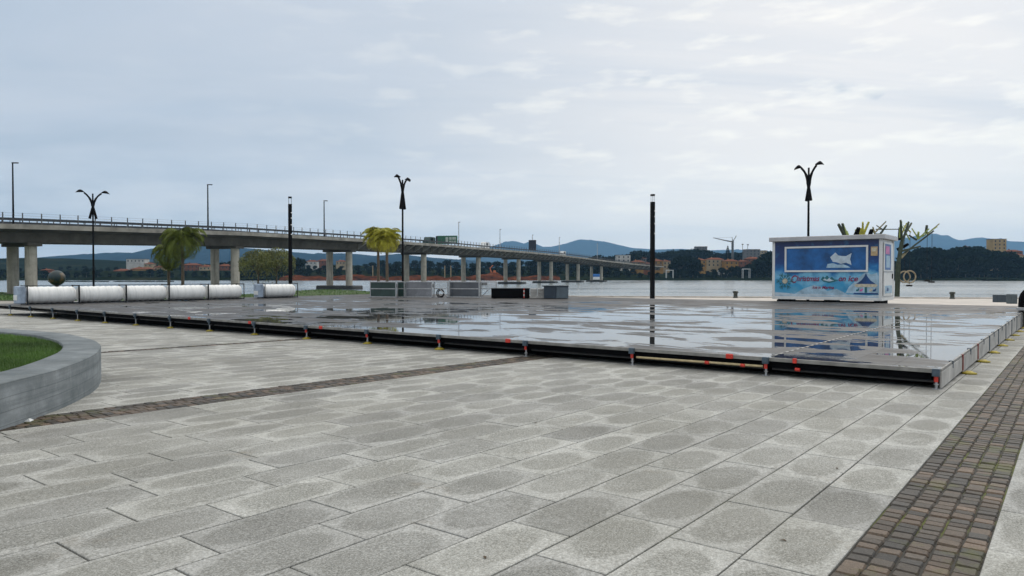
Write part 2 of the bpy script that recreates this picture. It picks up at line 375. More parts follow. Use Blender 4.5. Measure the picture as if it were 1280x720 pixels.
# cobble bands
def cobbles(name, v0, v1, nrow, ua, ub, ln):
    b = MB(); wv = (v1 - v0) / nrow
    pal = [(.085, .070, .055), (.10, .082, .065), (.13, .098, .072), (.075, .068, .060), (.155, .112, .08), (.105, .080, .060), (.065, .057, .048)]
    for r in range(nrow):
        u = ua + rnd.uniform(0, ln)
        while u < ub:
            l = ln * rnd.uniform(.84, 1.16); g = .0035
            a, b2, c2, d2 = u + g + rnd.uniform(0, .003), u + l - g, v0 + r*wv + g + rnd.uniform(-.002, .003), v0 + (r+1)*wv - g + rnd.uniform(-.003, .002)
            dz = rnd.uniform(-.004, .003); be = .007; t1, t2 = rnd.uniform(-.02, .02), rnd.uniform(-.03, .03)
            z = lambda x, y: gz(x, y) + dz + (x-u)*t1 + (y-v0-r*wv)*t2
            jt = lambda: rnd.uniform(-.003, .003)
            cut = .006
            def ring(i): return [(a+i+cut, c2+i), (b2-i-cut, c2+i), (b2-i, c2+i+cut), (b2-i, d2-i-cut), (b2-i-cut, d2-i), (a+i+cut, d2-i), (a+i, d2-i-cut), (a+i, c2+i+cut)]
            J = [(jt(), jt()) for _ in range(8)]
            o = [(x+p, y+q) for (x, y), (p, q) in zip(ring(0), J)]; i_ = [(x+p, y+q) for (x, y), (p, q) in zip(ring(be), J)]
            vs = [(x, y, z(x, y) - .035) for x, y in o] + [(x, y, z(x, y) - .010) for x, y in o] + [(x, y, z(x, y)) for x, y in i_]
            fs = [tuple(range(16, 24))] + [(k, (k+1) % 8, 8+(k+1) % 8, 8+k) for k in range(8)] + [(8+k, 8+(k+1) % 8, 16+(k+1) % 8, 16+k) for k in range(8)]
            cc = rnd.choice(pal); f = rnd.uniform(.5, 1.05)
            b.add(vs, fs, False, None, (cc[0]*f, cc[1]*f, cc[2]*f, 1)); u += l
    tag(b.build(name, COB, None, C0, ANG), kind='structure')
cobbles('cobble_paving', -1.05, -.5, 5, -11, 36, .098)
cobbles('cobble_paving', 6.32, 6.93, 5, -11, 1.5, .11)
cobbles('cobble_paving', 13.55, 13.9, 3, -9, 1.5, .11)
# the square past the rink, the quay and the lawn, one polygon each, in world space
def poly(name, pts, mat, z, kind='structure'):
    b = MB(); b.add([(x, y, z(x, y)) for x, y in pts], [tuple(range(len(pts)))]); return tag(b.build(name, mat), kind=kind)
def wpoly(name, pts, mat, dz): return poly(name, pts, mat, lambda x, y: gxy(x, y) + dz)
# region boundaries given in rink coordinates
def uvp(u, v): p = W(u, v, 0); return (p.x, p.y)
bq = MB()
def quad_uv(name, c4, mat, dz):
    b = MB(); b.add([(u, v, gz(u, v) + dz) for u, v in c4], [(0, 1, 2, 3)]); return tag(b.build(name, mat, None, C0, ANG), kind='structure')
quad_uv('square_paving', [(2.6, .3), (38, .3), (38, 60), (2.6, 60)], FARPAVE, -.002)
sheet('ground', 38, 40, -8, 0.3, -.004, FARPAVE)

# quay: broad strip of pale stone up to the water's edge
def quay_z(x, y): return gxy(x, y) + .004
b = MB(); xs = [-18 + i*8 for i in range(17)]
vs = []
for x in xs: vs += [(x, 50, quay_z(x, 50)), (x, QY, quay_z(x, QY)), (x, QY, WATER - 1)]
fs = []
for i in range(len(xs)-1): a = i*3; fs += [(a, a+3, a+4, a+1), (a+1, a+4, a+5, a+2)]
b.add(vs, fs); tag(b.build('quay', QUAYP), kind='structure')
b = MB()
for i in range(0, 64):
    x = -18 + i*2; b.bev((x+.02, QY-.7, quay_z(x, QY)+.004), (x+1.98, QY+.08, quay_z(x, QY)+.16), .03)
tag(b.build('quay_kerb', QUAYP), kind='structure')
b = MB(); b.add([(x, y, gxy(x, y)-.03) for x, y in ((20, 25), (130, 25), (130, QY-.5), (20, QY-.5))], [(0, 1, 2, 3)]); tag(b.build('ground', FARPAVE), kind='structure')

# lawn behind the rink on the left: gentle mounds down to the shore
def shore_y(x):
    return 86 + 22 * math.exp(-((x + 24) / 9.0)**2) + 1.2 * math.sin(x * .25) + (4 if x < -60 else 0) + 34*max(0, min(1, (-64-x)/18))
def lawn_z(x, y):
    e = min(1, max(0, (shore_y(x) - y) / 7)); q = gxy(x, y)
    m_ = .55 * math.exp(-((x + 26) / 9.0)**2 - ((y - 92) / 16)**2) + .18 * math.sin(x*.21 + y*.13)
    g0 = q + max(0, m_) * min(1, max(0, (y-60)/10))
    return WATER - .4 + (g0 - WATER + .4) * (e ** .5 if e > 0 else 0)
b = MB(); nx, ny = 120, 26
for i in range(nx+1):
    for j in range(ny+1):
        x = -170 + i * (153/nx); y = 57 + (shore_y(x) + .5 - 57) * j/ny; b.v.append((x, y, lawn_z(x, y) + .006))
for i in range(nx):
    for j in range(ny): a = i*(ny+1)+j; b.f.append((a, a+ny+1, a+ny+2, a+1)); b.sm.append(True)
tag(b.build('lawn', LAWN), kind='structure')
b = MB(); b.add([(x, y, gxy(x, y)-.03) for x, y in ((-170, 20), (-15, 20), (-15, 60), (-170, 60))], [(0, 1, 2, 3)])
tag(b.build('ground', FARPAVE), kind='structure')
# blades on the lawn's visible ridge, merged: ground cover
b = MB()
for i in range(26000):
    x = rnd.uniform(-80, -14); y = rnd.uniform(58, shore_y(x) - .4); z = lawn_z(x, y); a = rnd.uniform(0, 6.28); h = rnd.uniform(.06, .16); dx, dy = math.cos(a)*.05, math.sin(a)*.05
    b.add([(x-dx, y-dy, z), (x+dx, y+dy, z), (x+dy*.8, y-dx*.8, z+h)], [(0, 1, 2)])
tag(b.build('grass', GRASS), 'short green grass along the far waterside', 'grass', None, 'stuff')

# lagoon
b = MB(); b.add([(-2500, 55, WATER), (3500, 55, WATER), (3500, 620, WATER), (-2500, 620, WATER)], [(0, 1, 2, 3)]); tag(b.build('water', WATERM), kind='structure')
# ground under everything, out to the horizon
def sm(a, b_, x): t = min(1, max(0, (x-a)/(b_-a))); return t*t*(3-2*t)
def shore(X): return 505 + 9*math.sin(X*.012) + 5*math.sin(X*.05+1) + (-90*sm(300, 330, X)*0)
def land(X, Y):
    s_ = shore(X); e = sm(s_-4, s_+10, Y) * 1.6 + sm(s_+12, s_+130, Y) * 6
    far = sm(700, 1050, Y) * (15 + 7*math.sin(X*.006+.5) + 4*math.sin(X*.017)) * (1 - .55*math.exp(-((X+20)/180)**2))
    return -3.0 + sm(s_-8, s_+2, Y)*1.6 + e + far + .35*math.sin(X*.09)*math.sin(Y*.07)
b = MB(); ys = [496+4*i for i in range(40)] + [660+30*i for i in range(30)] + [1600, 2200, 3500, 6000, 9300]
nxs = 150
for y in ys:
    k = max(1, y/900)
    for i in range(nxs+1): x = (-800 + 1700*i/nxs) * k; b.v.append((x, y, land(x, y)))
for j in range(len(ys)-1):
    for i in range(nxs): a = j*(nxs+1)+i; b.f.append((a, a+1, a+nxs+2, a+nxs+1)); b.sm.append(True)
tag(b.build('terrain', LAND), kind='structure')
b = MB(); b.add([(-9000, -60, -3.2), (11000, -60, -3.2), (11000, 9400, -3.2), (-9000, 9400, -3.2)], [(0, 1, 2, 3)]); tag(b.build('ground', LAND), kind='structure')
# orange earthworks on the far bank
b = MB(); nx = 120
for i in range(nx+1):
    X = P(360 + i*(700-360)/nx, 512).x
    hh = .7 + .5*math.sin(i*.7) + .5*math.sin(i*.23+1) + (3.0*math.exp(-((i-90)/4.0)**2)) + 1.4*math.exp(-((i-25)/3.0)**2)
    for k, (dy, zz) in enumerate(((-3, -2.2), (0, -1.3), (3, .2), (8, .2 + hh*.7), (14, .3+hh), (30, .6+hh))):
        b.v.append((X, shore(X)+dy-1.5, zz + rnd.uniform(-.2, .2)))
for i in range(nx):
    for k in range(5): a = i*6+k; b.f.append((a, a+6, a+7, a+1)); b.sm.append(False)
tag(b.build('earth_bank', EARTH), kind='structure')
# low dark spit in the water, right; low breakwater, left
b = MB()
for i in range(41):
    x = P(1212 + i*6, 470).x; wv = 3 + 2*math.sin(i*.5)
    for dy, zz in ((-wv, -1.9), (-1, -1.25 + .15*math.sin(i*1.3)), (3, -1.1), (wv+5, -1.9)): b.v.append((x, 452 + dy + .06*i, zz))
for i in range(40):
    for k in range(3): a = i*4+k; b.f.append((a, a+4, a+5, a+1)); b.sm.append(False)
tag(b.build('spit', LAND), kind='structure')
b = MB()
for (xa, xb) in ((60, 134), (141, 215)):
    pa, pb = P(xa, 380), P(xb, 380)
    for i in range(40):
        x = pa.x + (pb.x-pa.x)*i/40; r = rnd.uniform(.4, .75)
        b.bev((x, 380+rnd.uniform(-.5, .5), WATER-.4), (x+1.2, 381.5, WATER+r*.7), .15)
tag(b.build('breakwater', LAND), kind='structure')

# mountains: ridges at their real distances
def ridge(name, prof, d, depth, seed, base_z=-5, rough_=1.0):
    rr = random.Random(seed); b = MB(); n = 240; m_ = 12
    xa, xb = prof[0][0], prof[-1][0]
    def py_(x):
        for (x0, y0), (x1, y1) in zip(prof, prof[1:]):
            if x0 <= x <= x1: return y0 + (y1-y0)*(x-x0)/(x1-x0)
        return prof[-1][1]
    ph = [(rr.uniform(0, 6.3), rr.uniform(.02, .5), rr.uniform(.2, 1)) for _ in range(14)]
    def nz(t, q): return sum(math.sin(t*f_*1.0 + p_ + q*f_*3)*a_*.1/(f_*3+.2) for p_, f_, a_ in ph)
    for i in range(n+1):
        x = xa + (xb-xa)*i/n; zt = 1.5 - (py_(x) + .35*nz(x, 0)*rough_ - HY)/F*d
        for j in range(m_+1):
            t = j/m_                                  # 0 foot, .6 crest, 1 behind
            dd_ = d + (t-.6)*depth
            hgt = (zt - base_z) * (math.sin(min(1, t/.6)*math.pi/2)**1.3 if t <= .6 else math.cos((t-.6)/.4*math.pi/2)**.8)
            hgt *= 1 + (.10*nz(x*2+40, t*9)*(1 if abs(t-.6) > .05 else 0))
            if abs(t-.6) < .03: pass
            b.v.append(((x-640)/F*d * (1 + 0*(t-.6)), dd_, base_z + max(0, hgt)))
    for i in range(n):
        for j in range(m_): a = i*(m_+1)+j; b.f.append((a, a+m_+1, a+m_+2, a+1)); b.sm.append(True)
    tag(b.build(name, MOUNT), kind='structure')
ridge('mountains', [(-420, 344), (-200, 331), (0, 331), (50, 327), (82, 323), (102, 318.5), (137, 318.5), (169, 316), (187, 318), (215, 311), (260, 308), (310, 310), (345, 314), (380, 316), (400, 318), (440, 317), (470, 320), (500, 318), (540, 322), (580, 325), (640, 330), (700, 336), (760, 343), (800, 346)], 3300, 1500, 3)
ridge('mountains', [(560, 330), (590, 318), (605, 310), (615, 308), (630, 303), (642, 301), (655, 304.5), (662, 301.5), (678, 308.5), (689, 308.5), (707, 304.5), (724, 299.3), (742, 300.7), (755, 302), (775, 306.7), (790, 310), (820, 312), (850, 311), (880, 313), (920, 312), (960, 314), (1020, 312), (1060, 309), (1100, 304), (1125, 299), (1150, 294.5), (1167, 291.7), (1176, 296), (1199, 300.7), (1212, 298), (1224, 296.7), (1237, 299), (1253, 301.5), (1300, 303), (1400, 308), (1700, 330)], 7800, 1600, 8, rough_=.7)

# ---------------------------------------------------------------- the air: hills fade to blue
b = MB(); b.box((-8900, -50, -4.5), (10900, 9500, 560))
HZ = bpy.data.materials.new('haze_air'); HZ.use_nodes = True; HZ.node_tree.nodes.clear()
pv = HZ.node_tree.nodes.new('ShaderNodeVolumePrincipled'); pv.inputs['Density'].default_value = .000085; pv.inputs['Color'].default_value = (.36, .66, 1.0, 1); pv.inputs['Anisotropy'].default_value = .2
mo = HZ.node_tree.nodes.new('ShaderNodeOutputMaterial'); HZ.node_tree.links.new(pv.outputs[0], mo.inputs['Volume'])
tag(b.build('haze', HZ), 'thin blue air in front of the far hills', 'haze', None, 'stuff')

# ---------------------------------------------------------------- materials of things
BLACK = simple('black_void', (.005, .005, .006), .8, 0, .3, spec=.05)
DARKM = simple('dark_paint', (.012, .013, .015), .5, 0, .3, 5, spec=.15)
GALV = simple('galvanised', (.42, .43, .44), .42, .75, .25, 12)
BLUEST = simple('blue_grey_steel', (.07, .10, .13), .45, .3, .3, 14)
RED = simple('red_plastic', (.55, .035, .02), .45, 0, .25, 20)
YEL = simple('yellow_pad', (.32, .25, .02), .6, 0, .3, 15)
EDGE = simple('deck_edge', (.22, .215, .20), .6, 0, .35, 4)
WHITE = simple('white_paint', (.70, .71, .70), .4, 0, .1, 3)
WOOD = simple('pale_timber', (.52, .42, .24), .65, 0, .25, 9)
ALU = simple('aluminium', (.50, .50, .50), .35, .8, .2, 8)
TRUNK = simple('bark', (.09, .07, .05), .9, 0, .4, 8, bump=.8)
# wet deck
m = Mat('wet_deck', .5, 0, .38)
big = m.noise(.26, 3, .5, m.mapv((1.0, .62, 1))); fine = m.noise(.80, 4, .55, m.mapv((1.25, .62, 1)), .6)
gsx = m.N.new('ShaderNodeSeparateXYZ'); m.L.new(m.tc.outputs['Object'], gsx.inputs[0])
# water stands on the lower, worn front and right bays
f1 = m.ramp(m.math('DIVIDE', gsx.outputs[1], 36.0), [(0, .56), (.22, .56), (.45, .53), (.62, .40), (.9, .34)])
f2 = m.ramp(m.math('DIVIDE', gsx.outputs[0], 25.0), [(0, .50), (.05, .52), (.16, .54), (.5, .50), (.68, .42), (.84, .22)])
wetv = m.math('ADD', m.math('ADD', m.math('MULTIPLY', big, .30), m.math('ADD', m.math('MULTIPLY', fine, .66), m.math('MULTIPLY', m.noise(2.6, 5, .65, m.mapv((1.5, .45, 1))), .21))), m.math('MULTIPLY', m.math('ADD', f1, f2), .5))
pud = m.ramp(wetv, [(0.985, 0.0), (1.0, 1.0)])
pudv = m.math('MULTIPLY', m.math('SUBTRACT', wetv, .0), 1.0)
pmask = m.N.new('ShaderNodeMapRange'); pmask.inputs['From Min'].default_value = 1.092; pmask.inputs['From Max'].default_value = 1.108; m.L.new(wetv, pmask.inputs['Value']); pm = pmask.outputs[0]
dmask = m.N.new('ShaderNodeMapRange'); dmask.inputs['From Min'].default_value = .97; dmask.inputs['From Max'].default_value = 1.09; m.L.new(wetv, dmask.inputs['Value']); dm = dmask.outputs[0]
brk = m.N.new('ShaderNodeTexBrick'); brk.offset = 0; brk.inputs['Scale'].default_value = 1; brk.inputs['Brick Width'].default_value = 2.27; brk.inputs['Row Height'].default_value = .568; brk.inputs['Mortar Size'].default_value = .011
brk.inputs['Color1'].default_value = (.78, .78, .78, 1); brk.inputs['Color2'].default_value = (1.2, 1.2, 1.2, 1); brk.inputs['Mortar'].default_value = (.3, .3, .3, 1)
m.L.new(m.mapv((1, 1, 1), (0, 0, 0)), brk.inputs['Vector'])
c = m.mix(m.ramp(m.noise(2.2, 7, .68), [(.3, 0.0), (.7, 1.0)]), (.045, .042, .040), (.105, .098, .092))
c = m.mix(dm, c, (.06, .057, .053)); c = m.mix(pm, c, (.035, .036, .036))
m.color(m.mix(1.0, c, brk.outputs['Color'], 'MULTIPLY'))
dryr = m.ramp(m.noise(1.6, 5, .6), [(.3, .45), (.7, .62)])
r_ = m.mix(dm, dryr, (.36, .36, .36)); r_ = m.mix(pm, r_, (.012, .012, .012)); m.rough(r_)
m.L.new(m.ramp(pm, [(0, .13), (1, .5)]), m.b.inputs['Specular IOR Level'])
hb = m.math('MULTIPLY', m.math('SUBTRACT', 1.0, pm), m.noise(140, 4, .6))
hb = m.math('ADD', hb, m.math('MULTIPLY', m.noise(9, 3), .5)); m.bump(hb, .10, .004); DECK = m.m

# ---------------------------------------------------------------- the rink platform
BAY = 2.27; NB = 16; VL = BAY * NB; UL = 24.97; TOP = .265
rink = empty('rink_platform', C0, ANG, 'large low grey temporary platform on jacks, its boards wet with puddles', 'platform')
MB().box((.045, .0, TOP-.045), (UL-.02, VL, TOP)).build('deck', DECK, rink)
b = MB()
for i in range(NB): b.bev((.0, i*BAY+.012, TOP-.052), (.04, (i+1)*BAY-.012, TOP+.004), .004)
b.build('front_edge', EDGE, rink)
ms = Mat('perforated_strip', .5); wv = ms.N.new('ShaderNodeTexWave'); wv.inputs['Scale'].default_value = 1.1; ms.L.new(ms.tc.outputs['Object'], wv.inputs['Vector'])
ms.color(ms.ramp(wv.outputs['Fac'], [(.45, (.05, .05, .05)), (.6, (.40, .40, .38))]))
b = MB(); b.box((.25, BAY-.013, TOP+.001), (18, BAY+.013, TOP+.006)); b.build('joint_strip', ms.m, rink)
b = MB()
b.box((.06, .1, TOP-.15), (.12, VL, TOP-.046))
for j in range(1, 11): b.box((j*BAY, .1, TOP-.13), (j*BAY+.06, VL, TOP-.046))
for i in range(1, NB): b.box((.12, i*BAY-.03, TOP-.14), (UL-.05, i*BAY+.03, TOP-.047))
b.build('frame', BLACK, rink)
b = MB(); b.box((.55, .1, -.16), (.57, 26.6, TOP-.05)); b.build('skirt', BLACK, rink)  # added black sheet, keeps the void under the deck dark
b = MB()
for i in range(NB): b.tube([(.10, i*BAY+.06, TOP-.175), (.10, (i+1)*BAY-.06, TOP-.175)], .018, 8)
b.build('rail', simple('dull_pipe', (.05, .05, .05), .6, 0, .3, 6, spec=.2), rink)
b = MB(); b.tube([(.03, BAY+.06, TOP-.14), (.03, 2*BAY-.06, TOP-.15)], .019, 10); b.build('timber_pole', WOOD, rink)
def leg(u, v, pad=True, head=True):
    g = gz(u, v); bb = MB(); bb.tube([(u, v, g+.01), (u, v, TOP-.16)], .017, 8); bb.tube([(u, v, g+.06), (u, v, g+.075)], .034, 6)
    bb.box((u-.045, v-.045, g+.002), (u+.045, v+.045, g+.012))
    o = bb.build('leg', GALV, rink)
    if head:
        MB().bev((u-.065, v-.045, TOP-.09), (u-.001, v+.045, TOP+.012), .006).build('bracket', BLUEST, o)
        MB().tube([(u-.02, v, TOP-.165), (u-.02, v, TOP-.095)], .026, 10).build('collar', RED if v < 6.5*BAY else BLUEST, o)
    if pad: MB().lathe([(0, g+.001), (.105, g+.001), (.11, g+.02), (.07, g+.032), (.035, g+.05), (.0, g+.052)], 14, (u, v, 0)).build('base_pad', YEL, o)
for i in range(NB+1): leg(.0, i*BAY + (.03 if i == 0 else 0), pad=(i >= 4), head=True)
for i in range(13, NB+1): leg(2.27, i*BAY, False, False)
for (a, sc_) in ((1.25*BAY, 1), (1.6*BAY*0+3.5*BAY-.7, 1), (5.75*BAY, .9), (7.1*BAY, .9), (8.5*BAY, .9), (.55*BAY+.6, .5)):
    MB().bev((-.03, a-.055*sc_, TOP-.055), (.012, a+.055*sc_, TOP+.018), .008).build('clamp', RED, rink)
for a in (.28*BAY*0+1.80, 2.62, 3.2):
    MB().tube([(.01, a-.02, TOP-.15), (.01, a+.045, TOP-.145)], .026, 8).build('clamp', RED, rink)
# right-hand side: white fascia panels, dark clamps, yellow pads peeping out underneath
for j in range(11):
    g = -SL1*(j+1)*BAY
    MB().bev((.03+j*BAY, -.03, g+.045), ((j+1)*BAY-.03, -.004, TOP-.035), .004).build('side_panel', simple('grey_fascia', (.40, .39, .37), .6, 0, .35, 2) if 'grey_fascia' not in bpy.data.materials else bpy.data.materials['grey_fascia'], rink)
    MB().bev((.03+j*BAY, -.026, TOP-.032), ((j+1)*BAY-.03, .0, TOP+.004), .003).build('side_edge', EDGE, rink)
    if j: MB().bev((j*BAY-.028, -.045, -SL1*j*BAY+.05), (j*BAY+.028, -.012, TOP+.01), .005).build('clamp', simple('dark_red', (.20, .03, .02), .5) if j == 1 else bpy.data.materials['dark_red'] if j == 2 else BLUEST, rink)
    MB().bev((j*BAY+1.1, -.04, TOP-.09), (j*BAY+1.13, .02, TOP+.016), .004).build('clip', BLUEST, rink)
    gg = gz(j*BAY+BAY, 0)
    MB().lathe([(0, gg+.001), (.105, gg+.001), (.11, gg+.02), (.07, gg+.032), (.035, gg+.05), (.0, gg+.052)], 14, ((j+1)*BAY, -.12, 0)).build('base_pad', YEL, rink)

# ---------------------------------------------------------------- white padded rolls along the rink's far left end
ROLL = Mat('white_tarpaulin', .5)
n = ROLL.noise(1.0, 6, .6, ROLL.mapv((7, 1, 1))); ROLL.color(ROLL.mix(ROLL.ramp(n, [(.48, 0.0), (.72, .5)]), (.84, .84, .82), (.50, .51, .50)))
ROLL.bump(ROLL.noise(1.0, 4, .6, ROLL.mapv((9, 2, 2))), .5, .03); ROLL = ROLL.m
def roll(u0, label, endcap=False, ln=2.0):
    o = empty('barrier_roll', W(u0, 34.0, TOP), ANG, label, 'barrier', 'white rolls along the left end of the rink')
    b = MB(); n = 28; pr = []
    for k in range(23):
        t = k/22; sag = .012*math.sin(k*2.1)
        r = .34 + sag if 0 < k < 22 else .30
        pr.append((t*(ln-.14)+.07, r))
    vs = []; 
    for x, r in pr:
        for q in range(n):
            th = 2*math.pi*q/n; vs.append((x, r*math.cos(th)*.92, .41 + r*1.05*math.sin(th)))
    b.add(vs, [(i*n+q, i*n+(q+1) % n, (i+1)*n+(q+1) % n, (i+1)*n+q) for i in range(22) for q in range(n)], True)
    b.add(vs[:n], [tuple(range(n-1, -1, -1))]); b.add(vs[-n:], [tuple(range(n))])
    b.build('roll', ROLL, o)
    b = MB()
    for x in (0, ln):
        for y in (-.36, .36): b.bev((x-.017, y-.017, 0), (x+.017, y+.017, .84), .004)
        b.box((x-.02, -.335, .79), (x+.02, .335, .83)); b.box((x-.02, -.335, .02), (x+.02, .335, .06))
    for y in (-.36, .36): b.box((.03, y-.015, .02), (ln-.03, y+.015, .055))
    b.tube([(.03, -.36, .825), (ln-.03, -.36, .825)], .012, 6)
    b.build('frame', DARKM, o)
    if endcap:
        e = MB().bev((-.32, -.27, .06), (-.03, .27, .80), .03).build('end_box', simple('pale_blue_plastic', (.30, .37, .46), .5, 0, .3, 5), o)
        MB().bev((-.345, -.2, .2), (-.322, .2, .42), .005).build('panel', WHITE, e)
LB = ['first white roll at the left end of the line, with a pale end box', 'second white roll from the left in the line behind the rink', 'third white roll from the left in the line behind the rink', 'fourth white roll in the line, just left of the palms', 'fifth white roll, right end of the long line']
for i in range(5): roll(.5+i*2.03, LB[i], i == 0)
roll(11.9, 'white roll standing apart to the right of the long line, by the dark column', True, 2.1)

# ---------------------------------------------------------------- kiosk
KIO = W(25.3, 5.5, .27)
kiosk = empty('ticket_kiosk', KIO, ANG, 'white cabin with a blue winter picture printed on its front, behind the rink', 'kiosk')
KW, KD, KH = 4.95, 2.8, 3.0
m = Mat('winter_print', .35)
g3 = m.N.new('ShaderNodeSeparateXYZ'); m.L.new(m.tc.outputs['Object'], g3.inputs[0])
hgt = m.math('DIVIDE', g3.outputs[2], 3.0)
nn = m.noise(1.1, 5, .6, m.mapv((1, 1, 1.4))); vv = m.N.new('ShaderNodeTexVoronoi'); vv.inputs['Scale'].default_value = 1.3; m.L.new(m.mapv((1, 1, 1.2), (R(35), 0, 0)), vv.inputs['Vector'])
t_ = m.math('ADD', m.math('ADD', hgt, m.math('MULTIPLY', m.math('SUBTRACT', nn, .5), .55)), m.math('MULTIPLY', m.math('SUBTRACT', vv.outputs['Distance'], .4), .16))
c = m.ramp(t_, [(.02, (.50, .64, .74)), (.14, (.10, .36, .56)), (.30, (.03, .30, .56)), (.40, (.20, .50, .70)), (.52, (.010, .17, .44)), (.66, (.006, .05, .20)), (.95, (.005, .022, .10))])
c = m.mix(m.ramp(m.noise(2.2, 4), [(.55, 0.0), (.72, .55)]), c, (.03, .20, .40))
m.color(c); PRINT = m.m
PALE = simple('print_ice', (.34, .50, .62), .4, 0, .35, 3)
PALE2 = simple('print_snow', (.50, .60, .68), .4, 0, .25, 3)
NAVY = simple('print_navy', (.01, .06, .20), .4, 0, .4, 3)
MIDB = simple('print_blue', (.010, .10, .30), .4, 0, .5, 1.6)
CRIM = simple('print_crimson', (.22, .012, .07), .4, 0, .3, 6)
TEAL = simple('print_teal', (.02, .14, .17), .4, 0, .4, 6)
CREAM = simple('print_cream', (.55, .50, .38), .4, 0, .3, 9)
PINK = simple('print_pink', (.50, .12, .32), .4, 0, .5, 3)
b = MB(); b.box((.03, .06, .10), (KD-.03, KW-.06, KH-.08)); b.build('body', WHITE, kiosk)
b = MB(); b.box((.012, .13, .24), (.032, KW-.13, KH-.09)); b.build('front_panel', PRINT, kiosk)
b = MB()
for x0, x1, y0, y1 in ((0, .13, 0, .13), (0, .13, KW-.13, KW), (KD-.13, KD, 0, .13), (KD-.13, KD, KW-.13, KW)): b.bev((x0, y0, .09), (x1, y1, KH-.07), .008)
b.build('corner_post', WHITE, kiosk)
b = MB(); b.bev((0, .13, .09), (.035, KW-.13, .24), .006); b.box((.13, -.0, .09), (KD-.13, .03, .24)); b.build('base_rail', WHITE, kiosk)
b = MB(); b.bev((-.13, -.14, KH-.07), (KD+.13, KW+.13, KH+.14), .02); b.build('roof', simple('roof_metal', (.48, .48, .49), .45, .2, .15, 2), kiosk)
b = MB()
for y in (.3, KW*.5, KW-.3): b.box((.15, y-.06, -.9), (KD-.15, y+.06, .088))
b.box((.1, .12, -.9), (.2, KW-.2, .06)); b.build('skid', BLACK, kiosk)
# serving hatch
def yz(y0, y1, z0, z1, x=0.0, d=.02): bb = MB(); bb.bev((x-d, y0, z0), (x, y1, z1), .004); return bb
hy0, hy1, hz0, hz1 = .58, 4.34, 1.42, 2.66
h = yz(hy0+.08, hy1-.08, hz0+.08, hz1-.08, .010, .012).build('hatch', MIDB, kiosk)
b = MB()
for a in ((hy0, hy1, hz0, hz0+.085), (hy0, hy1, hz1-.085, hz1), (hy0, hy0+.085, hz0+.085, hz1-.085), (hy1-.085, hy1, hz0+.085, hz1-.085)): b.bev((-.035, a[0], a[2]), (.011, a[1], a[3]), .005)
b.build('hatch_frame', WHITE, h)
def flat(pts, x, mat, name, parent, th=.004):     # a thin shape stuck on the front; pts are (metres from left end, height)
    bb = MB(); q = [(x, KW - a, z) for a, z in pts]; n = len(q); q2 = [(x-th, y, z) for _, y, z in q]
    bb.add(q + q2, [tuple(range(n)), tuple(range(2*n-1, n-1, -1))] + [(i, (i+1) % n, n+(i+1) % n, n+i) for i in range(n)])
    return bb.build(name, mat, parent)
# the ragged ice shape on the hatch
flat([(2.72, 2.12), (2.95, 2.34), (3.08, 2.20), (3.22, 2.17), (3.42, 2.16), (3.66, 2.30), (3.60, 2.02), (3.66, 1.74), (3.42, 1.86), (3.2, 1.80), (3.0, 1.88), (2.84, 1.90)], -.003, PALE2, 'ice_shape', h)
flat([(2.55, 1.62), (3.62, 1.62), (3.5, 1.70), (3.3, 1.78), (3.05, 1.76), (2.85, 1.84), (2.6, 1.80)], -.004, PALE, 'ice_shape', h)
# mountains and snow print
flat([(3.55, .72), (3.95, 1.12), (4.15, 1.32), (4.3, 1.42), (4.5, 1.30), (4.75, 1.38), (4.80, 1.2), (4.80, .42), (3.4, .42)], .011, PALE, 'snow_peak', kiosk, .002)
flat([(1.0, .30), (1.5, .62), (2.0, .80), (2.3, .72), (2.6, .52), (3.0, .62), (3.3, .48), (3.6, .30)], .0105, PALE, 'snow_peak', kiosk, .002)
flat([(.14, .26), (.14, .42), (.7, .40), (1.2, .34), (2.0, .38), (2.8, .33), (3.6, .37), (4.4, .33), (4.82, .36), (4.82, .26)], .008, PALE2, 'snow_bank', kiosk, .002)
# carousel
fy = 4.28
crs = flat([(fy-.42, .86), (fy-.2, 1.02), (fy-.07, 1.2), (fy, 1.36), (fy+.07, 1.2), (fy+.2, 1.02), (fy+.42, .86)], .006, NAVY, 'carousel', kiosk)
flat([(fy-.50, .80), (fy-.42, .86), (fy+.42, .86), (fy+.50, .80), (fy+.42, .72), (fy-.42, .72)], .005, CREAM, 'carousel_band', crs)
flat([(fy-.05, .46), (fy-.05, .72), (fy+.05, .72), (fy+.05, .46)], .005, TEAL, 'carousel_post', crs)
flat([(fy-.55, .38), (fy-.5, .45), (fy+.5, .45), (fy+.55, .38)], .005, NAVY, 'carousel_base', crs)
for k, mm in ((-.36, TEAL), (-.2, PINK), (.2, CREAM), (.36, NAVY)):
    flat([(fy+k-.07, .52), (fy+k-.05, .60), (fy+k+.02, .62), (fy+k+.06, .68), (fy+k+.08, .60), (fy+k+.04, .52)], .005, mm, 'carousel_horse', crs)
# snowflake
bb = MB(); cy, cz = KW-.62, .98
for k in range(12):
    a = k*math.pi/6; r0, r1 = .10, (.42 if k % 2 == 0 else .30)
    for s_ in (0, .22, -.22):
        p0 = (cy+math.cos(a)*(r0 if s_ == 0 else r1*.6), cz+math.sin(a)*(r0 if s_ == 0 else r1*.6)); p1 = (cy+math.cos(a+s_)*r1, cz+math.sin(a+s_)*r1)
        bb.tube([(.006, *p0), (.006, *p1)], .018, 4, smooth=False)
sf = bb.build('snowflake', TEAL, kiosk)
bb = MB(); bb.add([(.0, cy+math.cos(k*.5236)*.14, cz+math.sin(k*.5236)*.14) for k in range(12)], [tuple(range(12))]); bb.build('snowflake_centre', CREAM, sf)
